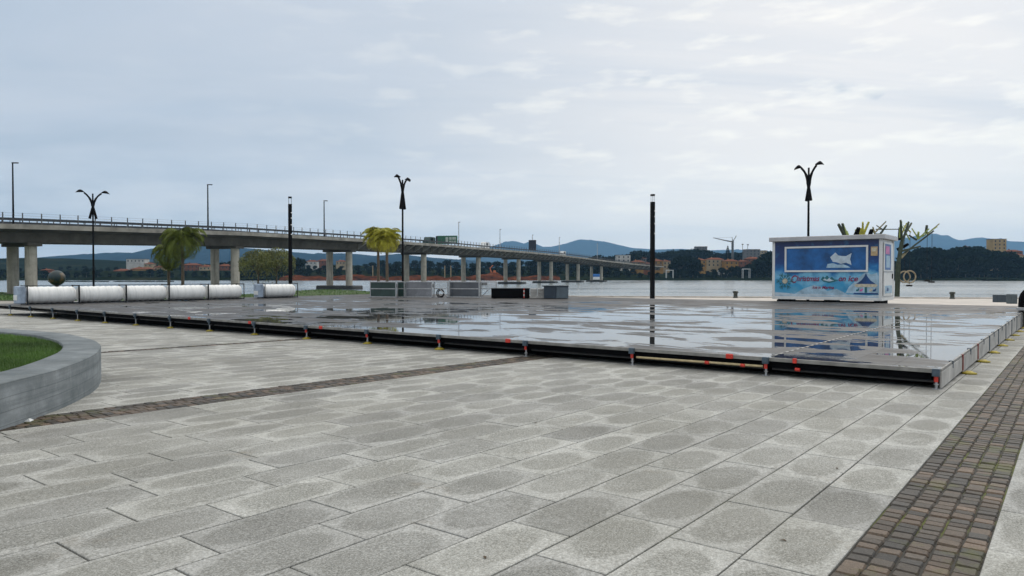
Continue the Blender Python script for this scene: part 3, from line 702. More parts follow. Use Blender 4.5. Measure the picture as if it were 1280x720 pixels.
# village emblem between the words
em = flat([(a_+.28, z_-.0) for a_, z_ in [(2.02, 1.06), (2.12, 1.22), (2.2, 1.14), (2.3, 1.26), (2.42, 1.12), (2.52, 1.20), (2.62, 1.08), (2.86, 1.04), (2.6, .95), (2.4, .90), (2.15, .96)]], .007, TEAL, 'emblem', kiosk)
flat([(a_+.28, z_) for a_, z_ in [(2.12, 1.04), (2.2, 1.12), (2.3, 1.04), (2.4, 1.14), (2.5, 1.05), (2.62, 1.02), (2.4, .97)]], .002, PALE2, 'emblem_snow', em)
def text(s, x_left, z, size, mat, name, parent, x=.004, shear=.25, face='front', sx_=1, bold=.008, x_right=None):
    cu = bpy.data.curves.new(name, 'FONT'); cu.body = s; cu.size = size; cu.extrude = .002; cu.offset = bold; cu.shear = shear
    to = bpy.data.objects.new(name, cu); col.objects.link(to); dg = bpy.context.evaluated_depsgraph_get()
    me = bpy.data.meshes.new_from_object(to.evaluated_get(dg)); bpy.data.objects.remove(to)
    if x_right:
        xs_ = [v.co.x for v in me.vertices]; sx_ = (x_right-x_left)/(max(xs_)-min(xs_)); x_left -= min(xs_)*sx_
    if face == 'front': M = Matrix(((0, 0, -1, x), (-sx_, 0, 0, KW-x_left), (0, 1, 0, z), (0, 0, 0, 1)))
    else: M = Matrix(((sx_, 0, 0, x_left), (0, 0, -1, x), (0, 1, 0, z), (0, 0, 0, 1)))
    me.transform(M); me.materials.clear(); me.materials.append(mat)
    o = bpy.data.objects.new(name, me); col.objects.link(o); o.parent = parent; return o
text('C', .92, .90, .52, CRIM, 'lettering', kiosk, x_right=1.20)
text('hristmas', 1.17, .99, .36, CRIM, 'lettering', kiosk, x_right=2.25)
text('on', 3.10, .99, .36, CRIM, 'lettering', kiosk, x_right=3.42)
text('ice', 3.52, .99, .36, CRIM, 'lettering', kiosk, x_right=3.95)
text('Ice', 1.92, .62, .20, CRIM, 'lettering', kiosk, bold=.004, x_right=2.14)
text('in', 2.19, .62, .20, CRIM, 'lettering', kiosk, bold=.004, x_right=2.30)
text('Marina', 2.36, .62, .20, CRIM, 'lettering', kiosk, bold=.004, x_right=2.90)
# notice and small hatch light
nt_ = yz(.19, .47, 2.16, 2.58, .012, .014).build('notice', simple('notice_tan', (.50, .36, .20), .5, 0, .3, 8), kiosk)
yz(.23, .43, 2.36, 2.52, -.004, .004).build('notice_photo', CREAM, nt_)
# right side: door with a coloured poster and a window
dr = MB().bev((.42, -.012, .30), (2.45, .028, 2.80), .006).build('side_door', WHITE, kiosk)
MB().bev((.62, -.024, 1.52), (1.90, -.013, 2.72), .004).build('poster', MIDB, dr)
MB().bev((.66, -.030, 2.25), (1.55, -.025, 2.62), .002).build('poster_picture', PINK, dr)
MB().bev((.80, -.030, 1.62), (1.6, -.025, 2.18), .002).build('poster_picture', PALE, dr)
MB().bev((.62, -.024, .42), (2.2, -.013, .78), .004).build('poster', PALE, dr)
text('info', .95, .52, .30, NAVY, 'poster_lettering', dr, x=-.027, face='side', shear=0)
b = MB(); b.bev((.36, -.03, 1.40), (2.5, -.013, 1.46), .003); b.build('ledge', GALV, dr)
MB().bev((2.2, -.06, 1.1), (2.26, -.014, 1.34), .01).build('handle', DARKM, dr)

# ---------------------------------------------------------------- barriers and boxes at the back of the rink
GLASS = simple('smoky_panel', (.055, .065, .08), .12, 0, .3, 1, spec=.7)
GLASS2 = simple('pale_panel', (.17, .18, .20), .2, 0, .3, 1, spec=.6)
GREEN = simple('dark_green_panel', (.025, .05, .045), .4, 0, .3, 2)
def barrier(x0, x1, panel, label, y0b=371.2, y1b=371.9, h=.92, brace=False, mesh=False, stile_top=0):
    a, b_ = P(x0, 41.5, z=TOP), P(x1, 41.5 - (x1-x0)*.018, z=TOP); d = b_-a; Lr = d.length; rz = math.atan2(d.y, d.x)
    o = empty('rink_barrier' if not mesh else 'steel_trestle', a, rz, label, 'barrier' if not mesh else 'trestle', None)
    b = MB()
    for x in (0.03, Lr-.03): b.bev((x-.03, -.03, 0), (x+.03, .03, h+stile_top), .006)
    b.bev((.06, -.025, h-.05), (Lr-.06, .025, h), .006); b.bev((.06, -.025, h*.52), (Lr-.06, .025, h*.52+.05), .006)
    if not mesh: b.box((.06, -.02, .03), (Lr-.06, .02, .07))
    for x in (0.03, Lr-.03): b.box((x-.03, -.25, 0), (x+.03, -.031, .03)); b.box((x-.03, .031, 0), (x+.03, .25, .03))
    b.build('frame', GALV, o)
    if panel: MB().box((.061, -.012, .071), (Lr-.061, .012, h-.051)).build('panel', panel, o)
    if mesh:
        b = MB(); k = int(Lr/.07)
        for i in range(1, k): b.box((i*Lr/k-.006, -.008, h*.55), (i*Lr/k+.006, .008, h-.05))
        for z in (.66, .78): b.box((.06, -.006, h*z), (Lr-.06, .006, h*z+.012))
        b.build('mesh_infill', GALV, o)
    if brace:
        b = MB(); b.tube([(Lr-.06, 0, h*.06), (Lr*.45, 0, h*.5)] if brace == 'R' else [(.08, 0, h*.06), (Lr*.5, 0, h*.5)], .022, 6)
        b.build('brace', GALV, o)
        if brace == 'R':
            b = MB(); pts = [(Lr*.42+.24*math.cos(t*.349), .07, .24+.24*math.sin(t*.349)) for t in range(19)]; b.tube(pts, .03, 6, cap=False); b.tube([(a_*.8, .12, .24+(z_-.24)*.8) if 0 else (Lr*.42+(a_-Lr*.42)*.75, .12, .24+(z_-.24)*.75) for a_, _, z_ in pts], .03, 6, cap=False); b.build('cable_coil', DARKM, o)
    return o
barrier(462.5, 495.5, GREEN, 'barrier with a dark green panel under the palms, at the left of the row')
barrier(496.5, 506, GREEN, 'narrow dark barrier between the first panel and the pale panel')
barrier(507, 540.5, GLASS2, 'barrier with a pale glassy panel in the middle of the row')
barrier(542, 560.5, None, 'trestle with a wire mesh top and a coil of cable below', brace='R', mesh=True)
barrier(561.5, 599.5, GLASS, 'tallest barrier of the row, smoky panel with upright posts', stile_top=.1)
barrier(600.5, 621, None, 'open trestle with wire mesh top at the right end of the row', brace='L', mesh=True)
# black stage box, pale pallet stack, slate-coloured bin, red and white marker
def ybox(x0, x1, d, h, depth): a = P(x0, d, z=TOP); b_ = P(x1, d, z=TOP); return a, (b_-a).length, h, depth
a, Lr, h, dp = ybox(614, 662, 39.6, .56, 1.2)
o = empty('stage_box', a, R(-1.5), 'long low black box left of the grey blocks at the back of the rink', 'box')
MB().bev((0, 0, .03), (Lr, dp, h-.03), .02).build('body', BLACK, o); MB().bev((-.02, -.02, h-.028), (Lr+.02, dp+.02, h), .01).build('lid', DARKM, o)
b = MB()
for x in (.2, Lr*.5, Lr-.2): b.box((x-.05, .1, 0), (x+.05, dp-.1, .029))
b.build('skid', DARKM, o)
o = empty('marker_post', P(655, 39.0, z=TOP), 0, 'slim red and white post in front of the black box', 'marker')
for k in range(5): MB().tube([(0, 0, .04+k*.105), (0, 0, .04+(k+1)*.105-.001)], .028, 8).build('band', RED if k % 2 == 0 else WHITE, o)
MB().lathe([(0, 0), (.12, 0), (.12, .03), (.03, .045)], 12).build('base', DARKM, o)
o = empty('block_stack', P(662.5, 39.4, z=TOP), R(-2), 'stack of pale grey slatted blocks beside the slate bin', 'stack')
for k in range(4):
    for q in range(2): MB().bev((.01+q*.40, 0, .01+k*.135), (.39+q*.40, .8, .135+k*.135), .015).build('block', simple('pale_block', (.36, .355, .34), .7, 0, .25, 5) if k+q == 0 else bpy.data.materials['pale_block'], o)
o = empty('storage_bin', P(680, 39.0, z=TOP), R(-2), 'slate blue box with a dark lid at the right of the barrier row', 'bin')
MB().bev((0, 0, .02), (.66, .9, .66), .02).build('body', simple('slate_dark', (.025, .04, .06), .5, 0, .2, 3), o)
MB().bev((.665, .0, .02), (1.32, .9, .66), .02).build('side_box', simple('slate_light', (.09, .12, .145), .5, 0, .2, 3), o)
MB().bev((-.09, -.04, .662), (1.34, .94, .72), .01).build('lid', simple('slate_lid', (.03, .045, .06), .5, 0, .2, 3), o)

# ---------------------------------------------------------------- bollards and concrete blocks on the quay
def bollard(x, label):
    p = P(x, 84); p.z = gxy(p.x, p.y)
    o = empty('bollard', p, 0, label, 'bollard', 'bollards on the quay')
    MB().lathe([(0, 0), (.30, 0), (.30, .06), (.24, .10), (.22, .55), (.30, .62), (.31, .76), (.24, .82), (0, .84)], 18, (0, 0, .004)).build('body', simple('bollard_iron', (.05, .055, .045), .6, .2, .4, 4) if 'bollard_iron' not in bpy.data.materials else bpy.data.materials['bollard_iron'], o)
    MB().tube([(-.34, 0, .70), (.34, 0, .70)], .045, 8).build('cross_bar', DARKM, o)
bollard(919.5, 'dark bollard on the quay to the left of the kiosk')
bollard(1190.5, 'dark bollard on the quay to the right of the kiosk')
p = P(1247, 66); p.z = gxy(p.x, p.y)
o = MB().bev((0, 0, 0), (1.35, .7, .68), .03).build('concrete_block', simple('slate_block', (.045, .06, .075), .7, 0, .25, 3), None, p); tag(o, 'long slate coloured block at the quay on the far right', 'block')
p = P(1264, 60); p.z = gxy(p.x, p.y)
o = MB().bev((0, 0, 0), (.55, .6, .80), .03).build('concrete_block', simple('slate_cube', (.07, .09, .10), .7, 0, .25, 3), None, p); tag(o, 'small square grey block beside the black covered trailer', 'block')
# black covered trailer at the right edge of the frame
tp = W(19.0, -1.47, 0); tp.z = gz(19.0, -1.47)
tr = empty('covered_trailer', tp, ANG, 'black covered trailer half out of the picture at the far end of the rink', 'trailer')
b = MB(); n = 16; rows = []
for i, (x, s_) in enumerate(((0, .82), (.06, .93), (.25, 1), (1.9, 1), (2.1, .93), (2.16, .82))):
    r_ = []
    for q in range(n+1):
        t = q/n*math.pi; r_.append((x, .78 + .80*s_*math.cos(t)*1.0, .68 + .80*s_*max(0, math.sin(t))**.6))
    rows += r_
b.add(rows, [(i*(n+1)+q, i*(n+1)+q+1, (i+1)*(n+1)+q+1, (i+1)*(n+1)+q) for i in range(5) for q in range(n)], True)
b.add(rows[:n+1], [tuple(range(n+1))]); b.add(rows[-n-1:], [tuple(range(n, -1, -1))]); b.build('cover', BLACK, tr)
MB().bev((-.08, -.06, .57), (2.24, 1.60, .67), .01).build('bed', GALV, tr)
for y in (-.0, 1.22):
    b = MB(); b.tube([(1.1, y, .29), (1.1, y+.14, .29)], .28, 20); wh = b.build('wheel', BLACK, tr); MB().tube([(1.1, y-.01, .28), (1.1, y+.15, .28)], .13, 14).build('rim', GALV, wh)
MB().box((.0, .1, .1), (.1, 1.38, .568)).build('drawbar', BLACK, tr)

# ---------------------------------------------------------------- big round planter, lower left
PC = Vector((-12.885, 6.034, 0)); PR = 8.19
pl = empty('round_planter', (PC.x, PC.y, 0), 0, 'big round raised bed with a board marked grey concrete wall', 'planter')
b = MB(); n = 220; TZ = .51
prof = [(PR+.0, -.25), (PR, TZ-.015), (PR-.006, TZ-.005), (PR-.016, TZ), (PR-.45, TZ+.006), (PR-.462, TZ-.004), (PR-.465, TZ-.2)]
for i in range(n):
    th = 2*math.pi*i/n
    for r, z in prof:
        rr_ = r + (.004*math.sin(th*37) + .003*math.sin(th*91+1) if z < TZ else 0); b.v.append((rr_*math.cos(th), rr_*math.sin(th), z + .004*math.sin(th*23)))
k = len(prof)
for i in range(n):
    for j in range(k-1): b.f.append((i*k+j, ((i+1) % n)*k+j, ((i+1) % n)*k+j+1, i*k+j+1)); b.sm.append(True)
b.build('wall', PLANT, pl)
b = MB(); rows_ = []
for ri in range(12):
    r = (PR-.463)*ri/11
    for i in range(64):
        th = 2*math.pi*i/64; b.v.append((r*math.cos(th), r*math.sin(th), TZ-.06 + .10*(1-(ri/11)**2)))
for ri in range(11):
    for i in range(64): b.f.append((ri*64+i, ri*64+(i+1) % 64, (ri+1)*64+(i+1) % 64, (ri+1)*64+i)); b.sm.append(True)
b.build('soil', LAWN, pl)
b = MB()
for i in range(90000):
    th = rnd.uniform(-.75, 1.15); r = (PR-.45)*math.sqrt(rnd.uniform(.55, 1.0)); x, y = r*math.cos(th), r*math.sin(th)
    if x + PC.x < -9.7 - .0 and y < 2: continue
    z = TZ-.06 + .10*(1-(r/(PR-.463))**2); a = rnd.uniform(0, 6.28); h = rnd.uniform(.025, .06); wd = .004
    lx, ly = rnd.uniform(-.02, .02), rnd.uniform(-.02, .02)
    b.v += [(x-math.cos(a)*wd, y-math.sin(a)*wd, z), (x+math.cos(a)*wd, y+math.sin(a)*wd, z), (x+lx, y+ly, z+h)]
    q = len(b.v); b.f.append((q-3, q-2, q-1)); b.sm.append(False)
g_ = b.build('turf', GRASS, pl); g_['kind'] = 'stuff'

# ---------------------------------------------------------------- lamps by the water
LAMPM = simple('lamp_black', (.005, .005, .006), .6, 0, .3, 4, spec=.1)
def leaf_head(b, p, dirx, s_=1):
    # flattened leaf shaped lantern, long axis along local x
    n = 10; ps = []
    for i in range(n+1):
        t = i/n; wd = .24*math.sin(math.pi*min(1, t*1.02)**.7)+.012; ps.append((t*1.0, wd))
    vs = []
    for t, wd in ps:
        x = p[0] + dirx*t*.70*s_; z = p[2] + .08*math.sin(t*2.2) - .13*t*t
        vs += [(x, p[1]-wd, z), (x, p[1], z+.17*math.sin(math.pi*min(1, t+.05))), (x, p[1]+wd, z), (x, p[1], z-.05*math.sin(math.pi*t))]
    b.add(vs, [(i*4+q, i*4+(q+1) % 4, (i+1)*4+(q+1) % 4, (i+1)*4+q) for i in range(n) for q in range(4)], True)
def twin_lamp():
    o = empty('street_lamp', (0, 0, 0)); H = 8.35
    MB().tube([(0, 0, 0), (0, 0, 1.0), (0, 0, H)], [.10, .085, .06], 12).tube([(0, 0, 0), (0, 0, .25)], .16, 12).build('pole', LAMPM, o)
    for s_ in (-1, 1):
        pts = []
        for i in range(17):
            t = i/16; z = H - 1.95 + 1.75*t + .25*math.sin(t*1.6)
            x = -s_*.25*max(0, 1-t*1.9) + s_*(.55*max(0, t-.38)**2.6/(.62**2.6)) + s_*.10*t
            pts.append((x, .055*s_*(1-t), z))
        b = MB(); b.tube(pts, [.105]*9+[.09]*4+[.07]*4, 8); a = b.build('arm', LAMPM, o)
        b = MB(); e = pts[-1]; leaf_head(b, (e[0]-.04*s_, e[1], e[2]+.02), s_); b.build('lamp_head', LAMPM, a)
    return o
tl = twin_lamp(); tl_set = [(117, 61.5, 34, 'twin armed black street lamp rising over the white rolls, on the left'), (503.5, 54, 73, 'twin armed black street lamp beside the pair of palms'), (1010, 47.5, -68, 'twin armed black street lamp standing behind the kiosk')]
for i, (x, d, a, lb) in enumerate(tl_set):
    o = tl if i == 0 else copy_tree(tl); p = P(x, d); p.z = gxy(p.x, p.y) - .1; o.location = p; o.rotation_euler[2] = R(a)
    top = 1.5 + (HY - (243, 226, 211)[i] ) / F * d; o.scale = (1, 1, (top + .05 - p.z) / 8.35)
    tag(o, lb, 'street lamp', 'twin armed street lamps')
GLW = simple('opal_cylinder', (.75, .76, .76), .3, 0, .1)
def light_column():
    o = empty('light_column', (0, 0, 0))
    MB().bev((-.15, -.15, 0), (.15, .15, 7.25), .02).build('post', LAMPM, o)
    b = MB()
    for x, y in ((-.1, -.1), (.1, -.1), (.1, .1), (-.1, .1)): b.tube([(x, y, 7.25), (x, y, 7.68)], .012, 6)
    b.build('rod', LAMPM, o)
    MB().bev((-.14, -.14, 7.68), (.14, .14, 7.80), .01).build('cap', LAMPM, o)
    for z in (5.0, 5.7, 6.2, 6.6):
        b = MB(); b.tube([(.10, -.15, z), (.10, -.185, z)], .05, 8); b.build('spotlight', GLW, o)
    return o
lc = light_column()
for i, (x, d, ty, lb) in enumerate([(815.5, 58, 243, 'square black light column alone at the middle of the quay'), (363, 60, 246, 'square black light column beside the single white roll')]):
    o = lc if i == 0 else copy_tree(lc); p = P(x, d); p.z = gxy(p.x, p.y) - .05; o.location = p; o.rotation_euler[2] = R(20)
    o.scale = (1, 1, (1.5 + (HY-ty)/F*d - p.z)/7.80); tag(o, lb, 'light column', 'square light columns')

# globe on a plinth behind the rolls
p = P(71, 66); gp = empty('globe_sculpture', (p.x, p.y, gxy(p.x, p.y)), 0, 'large painted globe showing brown land, standing behind the white rolls', 'sculpture')
m = Mat('globe_paint', .45); m.color(m.ramp(m.noise(1.3, 4, .5, m.mapv((1, 1, 1), loc=(.4, .2, 1.1))), [(.46, (.006, .022, .026)), (.50, (.014, .028, .02)), (.56, (.08, .055, .025)), (.7, (.12, .085, .04))]))
cz = 1.5 - (347.5-HY)/F*66 - gp.location.z
b = MB(); b.lathe([(.70*math.sin(math.pi*i/20), -.70*math.cos(math.pi*i/20)) for i in range(21)], 32, (0, 0, cz)); b.build('globe', m.m, gp)
b = MB(); b.lathe([(.5, -.1), (.5, .2), (.2, .3), (.18, cz-.66)], 20); b.build('plinth', DARKM, gp)

# ---------------------------------------------------------------- timber tree sculptures with hoops behind the kiosk
BRN = simple('branch_green_black', (.035, .05, .03), .6, 0, .4, 5); BRY = simple('branch_yellow', (.42, .40, .05), .5, 0, .3, 5); BRG = simple('branch_lime', (.26, .33, .08), .5, 0, .3, 5); BRT = simple('branch_tan', (.30, .26, .15), .6, 0, .3, 5); HOOP = simple('hoop_rope', (.32, .26, .17), .8, 0, .3, 9)
def plank(b, p, q, w_=.16):
    b.tube([p, q], [w_*.66, w_*.50], 4, smooth=False)
def sculpt(x, d, label, branches, trunk_px=None, mat=BRN):
    base = P(x, d); base.z = gxy(base.x, base.y)
    o = empty('tree_sculpture', base, 0, label, 'sculpture', 'timber tree sculptures')
    def q(px_, py_, dy=0): v = P(px_, d, y=py_) - base; return (v.x, v.y+dy, v.z)
    b = MB()
    for (a, c_, w2) in trunk_px: b.tube([q(*a), q(*c_)], w2, 6, smooth=False)
    b.build('trunk', BRN, o)
    for i, (a, c_, mt, w2) in enumerate(branches):
        b = MB(); plank(b, q(*a, dy=.1*(i % 3)), q(*c_, dy=.1*(i % 3)-.5+.25*(i % 5)), w2); b.build('branch', mt, o)
    return o, q
sculpt(1056, 45, 'bunch of dark and lime planks showing above the left of the kiosk roof', [((1058, 300), (1043, 281), BRN, .17), ((1057, 300), (1051, 279.5), BRN, .15), ((1059, 300), (1055.5, 280), BRG, .10), ((1061, 300), (1055.5, 280.5), BRG, .12), ((1063, 298), (1064, 288), BRG, .06)], [((1057, 372), (1058, 299), .2)])
sculpt(1078, 45, 'bright yellow bunch of planks above the middle of the kiosk roof', [((1078, 298), (1073, 278.5), BRY, .15), ((1078, 297), (1084, 277.5), BRY, .13), ((1078, 297), (1078.5, 285), BRY, .26), ((1075, 294), (1071, 287), BRY, .12), ((1081, 294), (1086, 290), BRY, .12), ((1070.5, 296), (1070, 285.5), BLACK, .24), ((1086.5, 296), (1086.5, 287.5), BLACK, .22)], [((1078, 372), (1078, 297), .2)])
sculpt(1098, 46, 'thin tan and dark planks crossing a bar above the right of the kiosk roof', [((1093, 291), (1102, 277.5), BRT, .08), ((1094, 292), (1089, 284), BRT, .09), ((1091, 286), (1096, 294), BRG, .07), ((1099, 294), (1110, 281.5), BRN, .11), ((1104, 287), (1101, 281), BRN, .07), ((1096, 286.5), (1122, 287), BRN, .07)], [((1097, 372), (1097, 292), .18)])
so, q = sculpt(1127, 44, 'tallest tree sculpture, beside the right end of the kiosk, with hoops hanging from it', [
    ((1127, 302), (1119.5, 276), BRN, .14), ((1126, 297), (1124, 277), BRG, .14), ((1126.5, 300), (1127, 284), BLACK, .2), ((1127, 304), (1138, 277), BRN, .13), ((1133, 290), (1145.5, 278), BRN, .11),
    ((1126, 321), (1163, 289), BRN, .11), ((1158, 293), (1170.5, 280), BRT, .08), ((1158, 292), (1159, 281.5), BRN, .14), ((1148, 300), (1140.5, 293.5), BRN, .13), ((1148, 299), (1145, 285), BRG, .07), ((1148, 299), (1156, 286.5), BRG, .08), ((1149, 298), (1147, 290), BRG, .14), ((1126, 314), (1150, 308), BRN, .13), ((1138, 300), (1130, 281), BRG, .09), ((1140, 290), (1137, 281), BRY, .07), ((1152, 296), (1165, 284), BRG, .07), ((1128, 292), (1131, 279), BRY, .06), ((1124, 312), (1137, 305), BLACK, .2), ((1126, 322), (1137, 313), BRT, .14)],
    [((1121.5, 371), (1122.5, 330), .16), ((1122.5, 330), (1127, 302), .13)])
def hang(px_, ytop, ybot, d, r=0, label='', dark=False, xr=0):
    base = P(px_, d, y=ybot); o = empty('hanging_hoop' if r else 'hanging_swing', base, 0, label, 'hoop' if r else 'swing', None)
    hh = (ybot-ytop)/F*d
    if r:
        b = MB(); pts = [(r*math.cos(t*math.pi/14), .0, r*math.sin(t*math.pi/14)) for t in range(29)]; b.tube(pts, .042, 8, cap=False); b.build('ring', HOOP, o)
        b = MB(); b.tube([(0, 0, r+.04), (0, 0, hh)], .013, 5); b.build('rope', DARKM, o)
    else:
        b = MB(); b.tube([(0, 0, .1), (0, 0, hh)], .013, 5); b.build('rope', DARKM, o); b = MB(); b.bev((-.14, -.14, 0), (.14, .14, .1), .03); b.build('seat', DARKM, o)
hang(1137, 290, 346, 43.6, .36, 'rope wrapped hoop hanging by the right side of the kiosk', xr=0)
hang(1130.5, 300, 346, 44.6, .34, 'second hoop seen partly behind the first, nearer the kiosk')
hang(1158.5, 290, 352, 43.3, 0, 'thin swing hanging from the outermost branch, right of the hoops')
hang(1164.5, 286, 353.5, 43.8, 0, 'pale thin swing, farthest right of those under the tree sculpture')
hang(1136.5, 345, 358, 43.0, 0, 'short swing seat hanging just under the hoop')

# ---------------------------------------------------------------- the road bridge
AX = [(-110, 48, 6.0), (-92, 78, 6.3), (-73.5, 108, 7.30), (-55, 138, 8.1), (-41, 171, 8.55), (-27.6, 205, 8.95), (-14, 245, 9.2), (0, 281, 9.35), (14.5, 315, 9.2), (29.5, 350, 8.7), (45, 384, 8.0), (64, 420, 7.1), (92, 466, 6.1)]
AX = [Vector((x, y, z+1.5)) for x, y, z in AX]
def axis_at(i):
    a = AX[i]; t = (AX[min(i+1, len(AX)-1)] - AX[max(i-1, 0)]); t.z = 0; t.normalize(); return a, t, Vector((t.y, -t.x, 0))   # n: towards the camera side
bridge = empty('road_bridge', AX[2] - Vector((0, 0, AX[2].z)), 0, 'long concrete road bridge on paired round columns crossing the lagoon', 'bridge')
bo = bridge.location.copy()
def strip(prof, ia, ib, sub=4):        # sweep a cross section (offset towards camera, height above deck) along the axis
    b = MB(); pts = []
    for i in range(ia, ib):
        a0, t0, n0 = axis_at(i); a1, t1, n1 = axis_at(i+1)
        for s_ in range(sub + (1 if i == ib-1 else 0)):
            f = s_/sub; pts.append((a0.lerp(a1, f), n0.lerp(n1, f).normalized()))
    k = len(prof)
    for a, n in pts:
        for o_, z in prof: v = a + n*o_ - bo; b.v.append((v.x, v.y, v.z+z))
    for i in range(len(pts)-1):
        for j in range(k): b.f.append((i*k+j, i*k+(j+1) % k, (i+1)*k+(j+1) % k, (i+1)*k+j)); b.sm.append(False)
    b.f.append(tuple(range(k-1, -1, -1))); b.f.append(tuple((len(pts)-1)*k+j for j in range(k))); b.sm += [False, False]
    return b
NA = len(AX)-1
strip([(6.2, 0), (6.2, -.5), (3.9, -.95), (3.7, -2.4), (-3.7, -2.4), (-3.9, -.95), (-6.2, -.5), (-6.2, 0)], 0, NA).build('deck', CONC, bridge)
strip([(6.28, .14), (6.28, -.55), (6.203, -.55), (6.203, .003), (5.7, .003), (5.7, .14)], 0, NA).build('parapet', simple('pale_parapet', (.30, .28, .24), .9, 0, .4, .4, spec=.1), bridge)
strip([(-6.28, .28), (-5.7, .28), (-5.7, .003), (-6.203, .003), (-6.203, -.55), (-6.28, -.55)], 0, NA).build('parapet', bpy.data.materials['pale_parapet'], bridge)
RAILM = simple('rail_steel', (.10, .105, .11), .5, .5, .3, 1)
for side in (1, -1):
    for i in range(0, NA):
        a0, t0, n0 = axis_at(i); a1, t1, n1 = axis_at(i+1); Ls = (a1-a0).length; k = int(Ls/2.45); b = MB(); th = .085 if i < 5 else .095
        def pt(f, off, z): v = a0.lerp(a1, f) + n0.lerp(n1, f)*off*side - bo; return (v.x, v.y, v.z+z)
        for j in range(k): b.tube([pt(j/k, 6.0, .14), pt(j/k, 6.0, 1.75)], th, 4, smooth=False)
        for z in (1.35, 1.7): b.tube([pt(0, 6.0, z), pt(1, 6.0, z)], .014, 4, smooth=False)
        b.build('railing', RAILM, bridge)
        b = MB()
        for z in (.80, .98): b.tube([pt(0, 5.2, z), pt(1, 5.2, z)], .13, 4, smooth=False)
        for j in range(k): b.tube([pt((j+.5)/k, 5.2, 0), pt((j+.5)/k, 5.2, .9)], .05, 4, smooth=False)
        b.build('guard_rail', simple('guard_steel', (.055, .06, .065), .5, .4, .3, 1) if 'guard_steel' not in bpy.data.materials else bpy.data.materials['guard_steel'], bridge)
# cantilever ribs under the overhang, each one a part, on the side that shows
for i in range(4, NA):
    a0, t0, n0 = axis_at(i); a1, t1, n1 = axis_at(i+1); k = 8
    for j in range(k):
        f = (j+.5)/k; a = a0.lerp(a1, f) - bo; n = n0.lerp(n1, f).normalized(); t = t0.lerp(t1, f).normalized(); h_ = .25; Z = lambda z: Vector((0, 0, z))
        q_ = [a+n*3.75-t*h_+Z(-2.2), a+n*3.75+t*h_+Z(-2.2), a+n*6.15+t*h_+Z(-.80), a+n*6.15-t*h_+Z(-.80), a+n*3.75-t*h_+Z(-.9), a+n*3.75+t*h_+Z(-.9), a+n*6.15+t*h_+Z(-.5), a+n*6.15-t*h_+Z(-.5)]
        b = MB(); b.add(q_, [(0, 3, 2, 1), (0, 1, 5, 4), (2, 3, 7, 6), (0, 4, 7, 3), (1, 2, 6, 5)]); b.build('rib', bpy.data.materials['pale_parapet'], bridge)  # pale tone on the ribs stands in for sunlight
for i in range(1, NA-1):
    a, t, n = axis_at(i); a = a - bo; r = .78
    for s_ in (1, -1):
        c_ = a + n*2.75*s_; zb = (gxy(*(c_+bo).xy)-.5 if i == 2 else WATER-.3) if i < 12 else -.5
        if i == 2: zb = -1.2
        b = MB(); b.tube([(c_.x, c_.y, zb), (c_.x, c_.y, a.z-2.9)], r, 24); b.build('column', COLUMN, bridge)
    b = MB(); M = Matrix.Translation((a.x, a.y, a.z-2.9)) @ Matrix.Rotation(math.atan2(n.y, n.x), 4, 'Z')
    b.bev((-4.1, -1.0, 0), (4.1, 1.0, .52), .08, M); b.build('pier_cap', CONC, bridge)
    if 4 <= i < 11:
        b = MB(); M = Matrix.Translation((a.x, a.y, WATER-.5)) @ Matrix.Rotation(math.atan2(n.y, n.x), 4, 'Z'); b.bev((-5.2, -2.2, 0), (5.2, 2.2, 1.35), .2, M); b.build('pile_cap', simple('wet_concrete', (.05, .05, .048), .7, 0, .3, 1) if 'wet_concrete' not in bpy.data.materials else bpy.data.materials['wet_concrete'], bridge)
# lamp posts on the bridge
def mast(x, d, ytop, label):
    best = min(range(len(AX)-1), key=lambda i: abs((AX[i].y+AX[i+1].y)/2-d)); i = best; f = (d-AX[i].y)/(AX[i+1].y-AX[i].y)
    a = AX[i].lerp(AX[i+1], f); X = (x-640)/F*d; zt = 1.5 - (ytop-HY)/F*d
    o = empty('bridge_lamp_post', (X, d, a.z), 0, label, 'lamp post', 'lamp posts on the bridge')
    hh = zt - a.z; r = .11 + d*.00022
    MB().tube([(0, 0, 0), (0, 0, hh)], [r*1.1, r*.7], 8).build('pole', GALV if d > 220 else LAMPM, o)
    b = MB(); b.bev((-.12, -.14, hh-.02), (.85 if d < 200 else .5, .14, hh+.13), .04); b.build('lamp_head', LAMPM, o)
for a in [(17.5, 107, 204.5, 'lamp post on the bridge nearest the left edge of the photo'), (260.5, 134, 231.5, 'lamp post on the bridge above the left palms'), (405.5, 168, 251.5, 'lamp post on the bridge right of the first black light column'), (573.5, 240, 278, 'lamp post on the bridge beside the green road sign'), (625, 272, 287, 'pale lamp post on the bridge right of the white van'), (665.5, 300, 294, 'pale lamp post on the bridge behind the dark square sign'), (699, 328, 297, 'lamp post on the bridge in front of the pale mountain'), (746.5, 390, 304, 'farthest lamp post on the bridge, before it meets the town')]: mast(*a)
